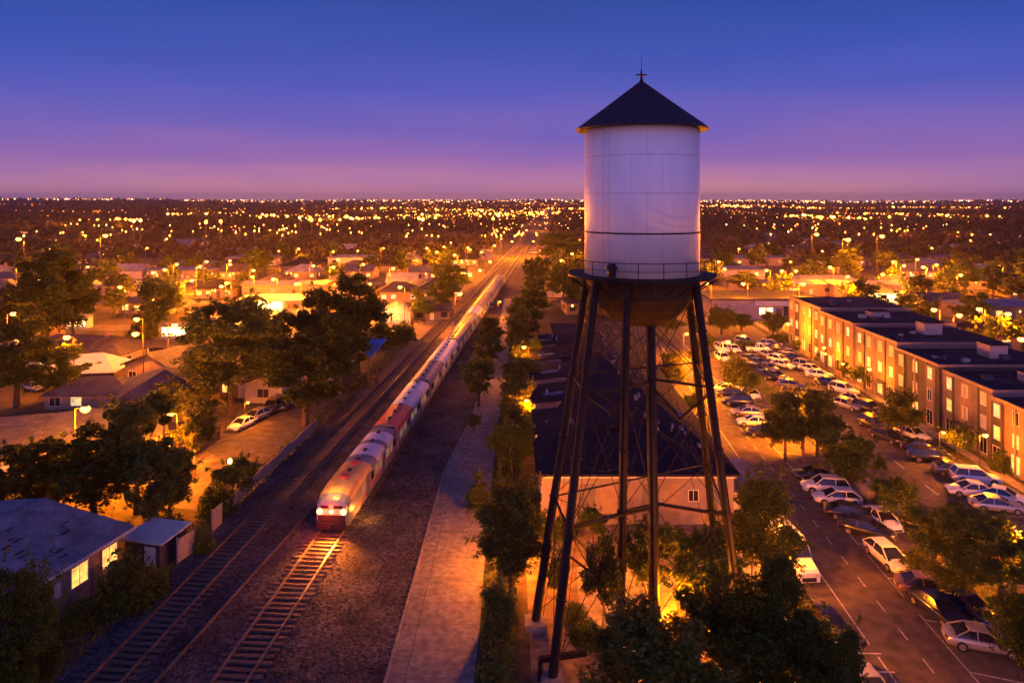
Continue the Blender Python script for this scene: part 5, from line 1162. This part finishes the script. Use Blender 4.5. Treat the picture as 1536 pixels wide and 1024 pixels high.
treeP('tall', 20, 520, 430, 90, 'dark tree left of the very tall black tree', g); treeP('broad', 235, 505, 420, 60, 'dark tree above the small blazing kiosk', g); treeP('broad2', 215, 528, 470, 44, 'flat crowned tree on the bright left street', g)
treeP('tall', 680, 478, 395, 48, 'large tree right of the porch house, left of the railway', g, y=190); treeP('small', 637, 482, 450, 36, 'round topiary tree on the lit yard edge', g); treeP('broad', 665, 470, 420, 46, 'orange lit tree beside the railway near the crossing', g); treeP('slim', 627, 470, 425, 20, 'narrow dark tree in front of the porch house', g)
treeP('near', 0, 0, 835, 150, 'dark tree filling the lower left corner before the bungalow', g, y=35); treeP('near', 40, 0, 948, 100, 'lower dark tree right of the corner tree, before the bungalow wall', g, y=37)
bushP(188, 912, 84, 78, 'large dark bush against the bungalow wall between its windows', 'leaf_dark'); bushP(232, 890, 50, 40, 'dark bush right of the large bungalow bush'); bushP(118, 940, 60, 36, 'dark low bush beneath the bungalow window', 'leaf_dark')
bushP(305, 826, 34, 34, 'dark bush between the two short board fences'); bushP(575, 516, 66, 30, 'wide dark shrub below the lit yard', 'leaf_dark'); bushP(607, 510, 34, 26, 'round dark shrub right of the wide one below the lit yard'); bushP(325, 770, 54, 42, 'dark bush beneath the small round dark tree', 'leaf_dark')
bushP(250, 800, 50, 30, 'dark bush behind the small shed'); bushP(862, 928, 40, 22, 'low bush beside the nearest left tower foot'); bushP(880, 962, 60, 22, 'low clipped bush under the tower beside the sandy ground', 'leaf_dark'); bushP(745, 935, 40, 50, 'narrow bush on the verge below the leafy path tree')
bushP(835, 800, 60, 22, 'dark bush at the left corner of the terrace wall', 'leaf_dark'); bushP(790, 780, 50, 34, 'bush in the verge beside the terrace corner'); bushP(1008, 818, 60, 22, 'low bush along the terrace wall, right side', 'leaf_dark'); bushP(760, 735, 40, 26, 'bush behind the leafy path tree on the verge')
lt = empty('garden_lantern', (*G(350, 748), 0), 0, 'small white lantern lamp at the top of the small round dark tree', 'lantern'); lt.location.y -= .8
MB().tube((0, 0, 0), (0, 0, 3.6), .05).build('post', M['dark_pole'], lt); MB().lathe([(.10, 3.6), (.2, 3.7), (.2, 3.95), (.08, 4.1)], n=8).build('globe', M['white_far'], lt)
# grass tufts along the verges (uncountable)
C = []
for k in range(15000):
    y = 30+random.random()**1.4*110
    q = random.random()
    if q < .35: x = float(np.interp(y, [p[1] for p in R_], [p[0] for p in R_]))+random.uniform(.1, 2.3)
    elif q < .65: x = rx(random.uniform(-31.5, -29.2), y)
    elif q < .8: x = ux(random.uniform(29.4, 31.5), y)
    else: x = random.uniform(-60, -34); y = random.uniform(50, 130)
    C.append((x, y, random.uniform(.04, .22)))
C = np.array(C); me = leaves_mesh('grass_tufts', C, RNG.uniform(.08, .2, len(C)), M['leaf_olive'], 3, flat=1.5); o = bpy.data.objects.new('grass_tufts', me); COL.objects.link(o); tag(o, kind='stuff')
# ------------------------------------------------------------------ street lamps, near ones first
lampG(128, 612, 'starry orange street lamp on a pale pole in front of the motel-like house', 12000, 8.0)
lampG(203, 500, 'bright street lamp on a wooden pole beyond the white canvas roof', 5000, 8.4, R(200))
lampG(1478, 652, 'glowing lamp beside the lit apartment doorway at the right', 1500, 4.6, R(0)); lampG(1304, 553, 'lamp on a thin post before the ochre apartment bays', 1300, 4.6); lampG(1236, 521, 'upper one of two lamps at the apartment wall', 900, 4.6)
lampG(1238, 530, 'lower one of two lamps at the apartment wall', 600, 3.6); lampG(1330, 607, 'lamp on the apartment wall above the sidewalk bushes', 1300, 3.6); lampG(1264, 545, 'lamp on the apartment wall between the second and third bays', 1300, 3.6); lampG(1415, 648, 'lamp on the apartment wall behind the small orange tinged tree', 1300, 3.4); lampG(1182, 485, 'lamp standing at the far corner of the apartments', 4500, 6.0)
lamp(32.6, 78.8, 'lamp hidden in the crown of the big median tree', 11000, R(180), .72); lamp(31.6, 51.6, 'low lamp hidden in the wide leafy tree above the cream hatchback', 4800, R(0), .40); lamp(17.3, 50.5, 'added lamp hidden in the olive green street tree beside the outermost tower leg', 5500, 0, .62); lamp(35.3, 49.5, 'added lamp hidden in the dark tree pair at the right edge', 4800, 0, .55); lamp(15.3, 38.6, 'added lamp buried in the big dark tree over the left kerb', 4200, 0, .58)  # street tree, right edge and buried lamps are unseen, added to light the road
lamp(19.8, 53.0, 'lamp hidden behind the big dark tree at the left kerb', 1700, 0, .42); lamp(11.0, 46.2, 'low lamp shining on the sandy ground under the water tower, between leaves', 3600, 0, .24); lamp(9.3, 51.5, 'low lamp lighting the sandy ground behind the middle tower legs', 450, R(90), .34)
lampG(790, 600, 'lamp hidden among the row trees beside the terrace, nearer one', 3600, 4.6, R(180)); lampG(775, 760, 'lamp behind the leafy path tree', 4400, 4.6, R(180)); lampG(786, 520, 'lamp hidden among the row trees beside the terrace, farther one', 1800, 5.6, R(180))
lampG(750, 452, 'low lamp by the white vehicle near the crossing', 2600, 4.0)
lampG(1046, 548, 'bright lamp over the street between the right tower legs, nearer one', 9000, 4.6); lampG(1030, 500, 'bright lamp over the street between the right tower legs, farther one', 9000, 4.6); lampG(1092, 512, 'lamp between the white tall cars and the street', 7000, 6.5)
lampG(255, 620, 'lamp low behind the orange lit tree, lighting the lane', 4200, 6.0, R(180)); lampG(372, 603, 'small lamp on the yellow outbuilding beside the garage', 900, 3.2); lamp(-44, 64, 'added lamp hidden behind the dark trees left of the starry lamp', 4500, 0, .5); lamp(-34, 68, 'added lamp hidden in the lane trees right of the starry lamp', 4500, 0, .5)  # last two lamps are unseen, added as light sources among the trees
mid = [(262, 487, 9000), (385, 478, 4000), (28, 358, 9000), (85, 360, 6000), (158, 353, 9000), (124, 348, 3500), (98, 389, 5000), (138, 363, 4000), (74, 443, 4000), (250, 358, 6000), (265, 396, 7000), (247, 404, 5000), (340, 424, 5000), (288, 420, 7000),
       (332, 429, 4000), (448, 373, 6000), (478, 333, 6000), (570, 333, 6000), (332, 345, 4500), (666, 370, 7000), (702, 371, 8000), (858, 380, 8000), (850, 403, 7000), (842, 390, 4000), (1078, 392, 8000), (1087, 403, 5000),
       (1115, 425, 7000), (1173, 406, 5000), (1194, 406, 4000), (1225, 351, 8000), (1272, 359, 9000), (1323, 354, 8000), (1350, 343, 5000), (1437, 348, 5000), (1356, 398, 8000), (1405, 397, 8000), (1277, 425, 11000), (1324, 411, 11000),
       (1441, 412, 7000), (1499, 399, 7000), (1401, 464, 7000), (1469, 463, 5000), (1512, 470, 8000), (1439, 472, 5000), (1532, 508, 5000), (612, 350, 4000), (640, 353, 4000), (575, 372, 5000), (545, 396, 6000), (500, 377, 5000), (470, 398, 4000),
       (430, 342, 4000), (405, 345, 4000), (20, 470, 5000), (45, 505, 5000), (100, 505, 5000), (205, 478, 5000), (300, 500, 6000), (330, 470, 5000), (600, 430, 5000), (690, 440, 5000), (720, 405, 9000), (735, 392, 9000), (705, 412, 7000),
       (775, 352, 6000), (752, 358, 6000), (790, 345, 6000), (805, 352, 6000), (1040, 408, 6000), (1060, 425, 5000), (1150, 405, 4000), (520, 420, 5000), (555, 425, 5000), (310, 392, 5000), (380, 405, 5000), (180, 430, 5000), (30, 400, 5000), (60, 420, 5000), (655, 378, 16000), (682, 382, 16000), (640, 372, 14000), (705, 374, 16000), (722, 378, 16000), (742, 368, 14000), (768, 362, 14000), (800, 362, 12000), (828, 358, 12000), (300, 399, 14000), (345, 396, 14000), (230, 408, 14000), (410, 418, 14000), (445, 425, 14000), (500, 400, 12000), (590, 402, 12000), (1205, 425, 14000), (1340, 392, 14000), (1385, 400, 14000), (1245, 400, 12000)]
mid.sort(key=lambda q: (q[1], q[0]))
left = [m_ for m_ in mid if m_[0] < 700]; centre = [m_ for m_ in mid if 700 <= m_[0] < 960]; right = [m_ for m_ in mid if m_[0] >= 960]
for nm, L in (('left of the railway', left), ('around the distant railway crossing', centre), ('beyond the apartments on the right', right)):
    for i, (px, py, pw) in enumerate(L):
        lampG(px, py, f'orange street lamp, {ordinal(i+1).replace(chr(32), chr(45))} from top among larger lamps {nm}', pw*(.35 if 690 < px < 765 and py > 365 else .6 if py > 440 else 2.2 if pw > 11500 else 1.3), 15 if (py < 361 and 8000 <= pw < 12000) else 8.4 if py > 345 else 10, random.choice((0, PI)))
# bulbs strung along the cross streets
def rowlabel(side, nm, kind): return f'{kind} on the {nm} cross street {side}'
taken = []
nl = 0
for y, nm in ROWS:
    n = 0
    xs = np.arange(-y*.76, y*.76, 40 if y < 300 else 62)
    for x in xs:
        x += random.uniform(-12, 12); px = PX(x, y)
        if random.random() < .22 or abs(x-K*y+20) < 20: continue
        if y < 300 and -50 < x < 80: continue
        if y < 180 and x > 0: continue
        n += 1; nl += 1
        lamp(x, y-3+random.uniform(-1, 1), f'orange street lamp, {ordinal(n).replace(chr(32), chr(45))} from left on the {nm} cross street', random.choice((2200, 4500, 8500)), random.choice((R(90), R(-90))), random.uniform(.85, 1.05))
# ------------------------------------------------------------------ the town: houses and trees row by row
ex = [(-57, 99, 14), (-37, 97, 12), (-74, 121, 16), (-63, 124, 10), (-66, 109, 10), (-57, 170, 22), (-25, 177, 10), (-13, 184, 10), (-27, 151, 8), (-20, 156, 8), (61.5, 172, 18), (86, 187, 9), (-33, 114, 9), (-45, 160, 12)]
def free(x, y, r):
    if abs(x-K*y+20) < 14+r*.5: return False
    if 0 < x-K*y+14 < 12 and y < 250: return False
    if -3 < x < 70 and y < 166: return False
    if x < -28 and y < 118: return False
    if -4 < x < 26 and y < 145: return False
    if any(math.hypot(x-a, y-b) < c+r for a, b, c in ex): return False
    return True
roofs_ = ['roof_grey', 'roof_brown', 'roof_pale', 'roof_slate', 'roof_grey']; rname = dict(roof_grey='grey', roof_brown='brown', roof_pale='pale', roof_slate='dark')
nh = 0; HS = []
for ri, (y, nm) in enumerate(ROWS):
    for off, side in ((-13, 'near'), (17, 'far')):
        hs = []
        x = -y*.78
        step = 20 if y < 300 else 26
        while x < y*.78:
            w_ = random.uniform(9, 14)
            if free(x, y+off, 7) and random.random() < .84: hs.append((x, w_))
            x += step+random.uniform(-2, 5)
        for i, (x, w_) in enumerate(hs):
            rf = random.choice(roofs_); kd = random.choice(('hip', 'gable', 'hip')); big = random.random() < .12
            wl = random.choice(['w_cream', 'w_tan', 'w_ochre', 'w_tan', 'w_brown'])
            house(x, y+off+random.uniform(-2, 2), w_*(1.8 if big else 1), random.uniform(8, 10.5), 3.6 if big else 2.9, .8 if big else random.uniform(1.7, 2.6), R(random.uniform(-9, 9)+(180 if side == 'near' and random.random() < .5 else 0)), wl, 'roof_pale' if big else rf,
                  f'{"long" if big else "small"} {rname["roof_pale" if big else rf]} roofed house, {ordinal(i+1).replace(chr(32), chr(45))} from left, {side} side of {nm} cross street', kd, 'x', 4 if y < 330 else 3, 1, .75, True, porch=random.random() < .8, chimney=(not big and random.random() < .4))
            HS.append((x, y+off, w_*(1.8 if big else 1)*.6)); nh += 1
def clear_of_houses(x, y, r): return all(abs(x-a) > c+r*.6 or abs(y-b) > 6+r*.6 for a, b, c in HS)
nt_ = 0
for ri, (y, nm) in enumerate(ROWS):
    if y > 300: continue
    for off, where in ((-24, 'before'), (-5, 'at the near kerb of'), (12, 'at the far kerb of'), (28, 'behind')):
        ts = []
        x = -y*.78
        while x < y*.78:
            if free(x, y+off, 3) and random.random() < (.62 if y < 300 else .5): ts.append(x)
            x += random.uniform(8, 15) if y < 260 else random.uniform(13, 24)
        k = 0
        for x in ts:
            yy_ = y+off+random.uniform(-3, 3)
            if not clear_of_houses(x, yy_, 2): continue
            k += 1; nt_ += 1; r = random.uniform(2.6, 5.2)
            kd = random.choice(['far', 'far2', 'far3'])
            tree(kd, x, yy_, r*random.uniform(1.7, 2.5), r, f'{dict(far="green", far2="dark", far3="olive")[kd]} tree, {ordinal(k).replace(chr(32), chr(45))} from left {where} the {nm} cross street', 'trees of the town')
print('TOWN houses', nh, 'lamps', nl, 'trees', nt_)
# parked cars and vehicles in the town, crossing
cs_ = []
for px, py, hd, pt, kd, lb in ((736, 447, 0, 'white', 'suv', 'white tall vehicle beside the tracks near the far crossing, upper one'), (738, 462, 0, 'black', 'suv', 'black vehicle beside the tracks just below the white one'), (700, 412, 90, 'white', 'suv', 'white vehicle with bright lights waiting left of the far crossing'),
                              (800, 380, 80, 'silver', 'suv', 'silver vehicle on the pale road right of the far crossing'), (815, 378, 80, 'white', 'sedan', 'white car on the pale road right of the far crossing'), (690, 384, 85, 'silver', 'sedan', 'silver car left of the railway on the far road')):
    car(px, py, hd, pt, kd, lb, group='cars near the far crossing')
# ------------------------------------------------------------------ hills, far wood and far lights
def hz(x, y):
    d = math.hypot(x, y); t = min(1, max(0, (d-900)/5200)); a = math.atan2(x, y)
    return t*t*(3-2*t)*(-9+15*max(0, -a/.6)+4*math.sin(a*9+1)+3*math.sin(a*23)+4*math.sin(a*4+d*.0011)+4)
na, nr = 420, 90
rs_ = 540*(9500/540)**(np.arange(nr)/(nr-1)); as_ = np.linspace(-.82, .82, na)
mb = MB(); V = [(d*math.sin(a), d*math.cos(a), hz(d*math.sin(a), d*math.cos(a))+.05-.3*(i == 0)) for i, d in enumerate(rs_) for a in as_]
mb.add(V, [(i*na+j, i*na+j+1, (i+1)*na+j+1, (i+1)*na+j) for i in range(nr-1) for j in range(na-1)])
tag(mb.build('hills', M['earth']), kind='structure')
def blobs(name, N, dmin, dmax, pw, r0, r1, q, ls, seed, msk):
    rg = np.random.default_rng(seed); Cs = []; Ss = []
    for k in range(N):
        d = dmin*(dmax/dmin)**(rg.random()**pw); a = rg.uniform(-.70, .70); x, y = d*math.sin(a), d*math.cos(a)
        if msk and not msk(x, y): continue
        r = rg.uniform(r0, r1)*(1+d/4200); h = r*rg.uniform(1.3, 1.9)
        dd = rg.normal(size=(q, 3)); dd /= np.linalg.norm(dd, axis=1)[:, None]; dd[:, 2] = np.abs(dd[:, 2])*1.1-.25
        # the near side and top carry the leaves that can be seen; lumps break the outline
        f = (.72+.28*rg.random(q))[:, None]*(1+.22*np.sin(dd[:, :1]*6+k)+.15*np.cos(dd[:, 1:2]*5+k*2))
        Cs.append(np.array([x, y, hz(x, y)+h*.45])+dd*f*np.array([r, r, h*.55])); Ss.append(np.full(q, ls*r)*rg.uniform(.6, 1.3, q))
    C = np.vstack(Cs); S_ = np.concatenate(Ss)
    me = leaves_mesh(name, C, S_, M['far_leaf'], seed, flat=.8); o = bpy.data.objects.new(name, me); COL.objects.link(o); return tag(o, kind='stuff')
def wm(x, y):
    if abs(x-K*y+20) < 18: return False
    if y < 545: return all(abs(y-b) > 12 or b > y+40 for b, _ in ROWS) and free(x, y, 4) and clear_of_houses(x, y, 4)
    return True
blobs('distant_wood', 1900, 318, 560, 1, 3.2, 5.5, 90, .26, 21, wm)
blobs('distant_wood', 5200, 545, 2600, .9, 4.0, 7.5, 46, .36, 22, wm)
blobs('distant_wood', 5200, 2300, 8800, 1.0, 5, 9, 16, .6, 23, None)
# far lamps: individuals where they show largest, the rest one mass
def farlamp(m):
    mb = MB(); mb.tube((0, 0, 0), (0, 0, 11), .12, n=5, mi=0); mb.lathe([(.02, 10.4), (.42, 10.8), (.42, 11.2), (.02, 11.6)], n=8, mi=1)
    o = mb.build('street_lamp', [M['dark_pole'], M[m]]); return tag(o, None, 'street lamp')
FLP = {}
cl = [(700, 328, 90, 10, 26), (600, 326, 60, 8, 14), (790, 335, 50, 10, 26), (760, 352, 36, 10, 26), (650, 385, 60, 9, 12), (1120, 318, 60, 6, 26), (1080, 315, 40, 5, 14), (1200, 330, 140, 14, 18), (1400, 325, 130, 14, 20), (1340, 395, 110, 14, 16), (1180, 400, 60, 10, 12), (350, 345, 90, 9, 14), (420, 395, 110, 10, 18),
      (180, 360, 160, 10, 12), (330, 470, 150, 26, 8), (120, 440, 130, 24, 10), (480, 375, 80, 14, 16), (820, 318, 50, 5, 8)]
rg = random.Random(5); pts = []
for cx, cy, rx_, ry_, n in cl:
    for k in range(n): pts.append((rg.gauss(cx, rx_*.5), rg.gauss(cy, ry_*.5)))
for k in range(10): pts.append((rg.uniform(0, 1536), 312+abs(rg.gauss(0, 26))))
nf = 0; cnt = {'left of the railway': 0, 'right of the water tower': 0, 'between the railway and the tower': 0}
rest_ = MB(); room = 300-nl-len(mid)-34
pts.sort(key=lambda q: -q[1])
for px, py in pts:
    if py < 309: continue
    y = FPX*(EYE-11)/(py-HY); x = (px-VX)*y/FPX
    if y < 330: y = rg.uniform(330, 520); x = (px-VX)*y/FPX
    if y < 1900: z = hz(x, y)
    else: z = hz(x, y)
    k = 'white_far' if rg.random() < .25 else 'sodium_far'
    if nf >= room:
        s = rg.uniform(.5, 1.1)*(1+max(0, y-600)/1400)*.42; z += 11; rest_.add([(x-s, y, z), (x, y-s, z), (x+s, y, z), (x, y+s, z), (x, y, z+s*.8), (x, y, z-s*.8)], [(0, 1, 4), (1, 2, 4), (2, 3, 4), (3, 0, 4), (1, 0, 5), (2, 1, 5), (3, 2, 5), (0, 3, 5)], int(k == 'white_far')); continue
    if k not in FLP: FLP[k] = farlamp(k); o = FLP[k]
    else: o = FLP[k].copy(); COL.objects.link(o)
    s = rg.choice((.6, .8, 1.0, 1.9))*(1+max(0, y-600)/1400); o.location = (x, y, z)
    if nf % 2 == 0: light('lamp_light', 'POINT', (0, 0, 12), 3000+y*9, (1, .24, .006), o, .6); o.scale = (s, s, max(1, min(s, 1.6)))
    w_ = 'left of the railway' if px < 700 else 'right of the water tower' if px > 1060 else 'between the railway and the tower'
    o['label'] = f'tiny orange point of a distant street lamp {w_}'; o['category'] = 'street lamp'; o['group'] = f'distant street lamps {w_}'; nf += 1
print('FAR', nf, 'TREES', len(TREES)); tag(rest_.build('distant_lights', [M['sodium_far'], M['white_far']]), kind='stuff')
mbf = MB(); LQ = []
for k in range(2600):
    px = rg.uniform(-20, 1556); a = math.atan((px-VX)/FPX)
    if rg.random() < .62: d = rg.uniform(3800, 7600)
    else: d = 1000*(4.5**rg.random())
    wgt = math.exp(-((px-850)/330)**2)
    if d < 3800 and rg.random() > .012+.05*wgt: continue
    if d >= 3800 and rg.random() > .35+.65*math.exp(-((px-900)/420)**2)*(.4+.6*(math.sin(px*.021+1)+math.sin(px*.057) > -.2))+.30*(60 < px < 210 or 330 < px < 440): continue
    x, y = d*math.sin(a), d*math.cos(a); z = hz(x, y)+10+d*.0034; s = .55*d/1000*rg.choice((.45, .6, .8, 1.3))
    s = min(s, 5)
    i = 3 if d < 3800 and rg.random() < .2 else 2 if d < 3800 else 1 if rg.random() < .45 else 0
    mbf.add([(x-s, y, z), (x, y-s, z), (x+s, y, z), (x, y+s, z), (x, y, z+s*.8), (x, y, z-s*.8)], [(0, 1, 4), (1, 2, 4), (2, 3, 4), (3, 0, 4), (1, 0, 5), (2, 1, 5), (3, 2, 5), (0, 3, 5)], i)
# far town centres: dense knots of lamps
for cx, d0, n_, sp_ in ((700, 1100, 60, 60), (760, 800, 60, 40), (805, 900, 60, 45), (850, 1250, 40, 60), (1120, 1700, 60, 80), (1080, 2200, 50, 110), (430, 760, 36, 32), (640, 720, 50, 40), (560, 1300, 40, 60), (85, 640, 26, 20), (160, 660, 26, 20), (1270, 700, 30, 26), (1350, 900, 34, 34), (1225, 760, 22, 24), (1440, 820, 26, 30), (300, 900, 26, 36), (900, 2600, 70, 170), (620, 2900, 60, 200), (1230, 1500, 34, 60), (1420, 1700, 30, 70), (520, 640, 30, 30)):
    a0 = math.atan((cx-VX)/FPX)
    for j in range(n_):
        x = d0*math.sin(a0)+rg.gauss(0, sp_*.75); y = d0*math.cos(a0)+rg.gauss(0, sp_); d = math.hypot(x, y)
        if y < 560: continue
        s = (.30+.34*d/1000)*rg.choice((.5, .7, 1.0, 1.2, 2.1, 3.0)); z = hz(x, y)+11+d*.0022
        mbf.add([(x-s, y, z), (x, y-s, z), (x+s, y, z), (x, y+s, z), (x, y, z+s*.8), (x, y, z-s*.8)], [(0, 1, 4), (1, 2, 4), (2, 3, 4), (3, 0, 4), (1, 0, 5), (2, 1, 5), (3, 2, 5), (0, 3, 5)], 3 if rg.random() < .2 else 2)
    for j in range(2): LQ.append((d0*math.sin(a0)+rg.gauss(0, sp_*.4), d0*math.cos(a0)+rg.gauss(0, sp_*.4), hz(d0*math.sin(a0), d0)+16))
# far streets seen as strings of lamps
for q in range(70):
    d0 = 560*(6.2**rg.random()); px = rg.gauss(820, 330) if rg.random() < .7 else rg.uniform(0, 1536); a0 = math.atan((px-VX)/FPX); x0, y0 = d0*math.sin(a0), d0*math.cos(a0)
    th = rg.gauss(0, .35) if rg.random() < .75 else rg.gauss(1.3, .2); sp = rg.uniform(16, 46); big = rg.random() < .2
    for j in range(rg.randint(4, 15)):
        x = x0+math.cos(th)*sp*j+rg.gauss(0, 4); y = y0+math.sin(th)*sp*j+rg.gauss(0, 4); d = math.hypot(x, y)
        if y < 540 or rg.random() < .15: continue
        s = (.28+.30*d/1000)*rg.choice((.55, .8, 1.2, 1.7 if big else .7)); z = hz(x, y)+11+d*.0022
        mbf.add([(x-s, y, z), (x, y-s, z), (x+s, y, z), (x, y+s, z), (x, y, z+s*.8), (x, y, z-s*.8)], [(0, 1, 4), (1, 2, 4), (2, 3, 4), (3, 0, 4), (1, 0, 5), (2, 1, 5), (3, 2, 5), (0, 3, 5)], 3 if rg.random() < .2 else 2)
    if big or q % 3 == 0: LQ.append((x0, y0, hz(x0, y0)+12))
tag(mbf.build('distant_lights', [M['horizon_a'], M['horizon_b'], M['sodium_far'], M['white_far']]), kind='stuff')
for (x, y, z) in LQ: light('street_glow', 'POINT', (x, y, z), 26000+y*60, (1, .24, .006), None, 1.0)
# prototypes that were never placed are removed
for k, o in list(T.items()):
    if o.name not in USED:
        for c in list(o.children): bpy.data.objects.remove(c)
        bpy.data.objects.remove(o)
bpy.context.view_layer.update()
hb_ = MB().box(-9000, 9000, -60, 12000, -1, 130).build('haze', [bpy.data.materials.new('haze air')]); tag(hb_, kind='stuff')
hm = hb_.data.materials[0]; hm.use_nodes = True; hn = hm.node_tree
for q in list(hn.nodes):
    if q.type != 'OUTPUT_MATERIAL': hn.nodes.remove(q)
hv = hn.nodes.new('ShaderNodeVolumePrincipled'); hv.inputs['Color'].default_value = (.85, .72, .80, 1); hv.inputs['Density'].default_value = .000075; hv.inputs['Anisotropy'].default_value = .35
hn.links.new(hv.outputs[0], [q for q in hn.nodes if q.type == 'OUTPUT_MATERIAL'][0].inputs['Volume'])
scene.cycles.volume_bounces = 0
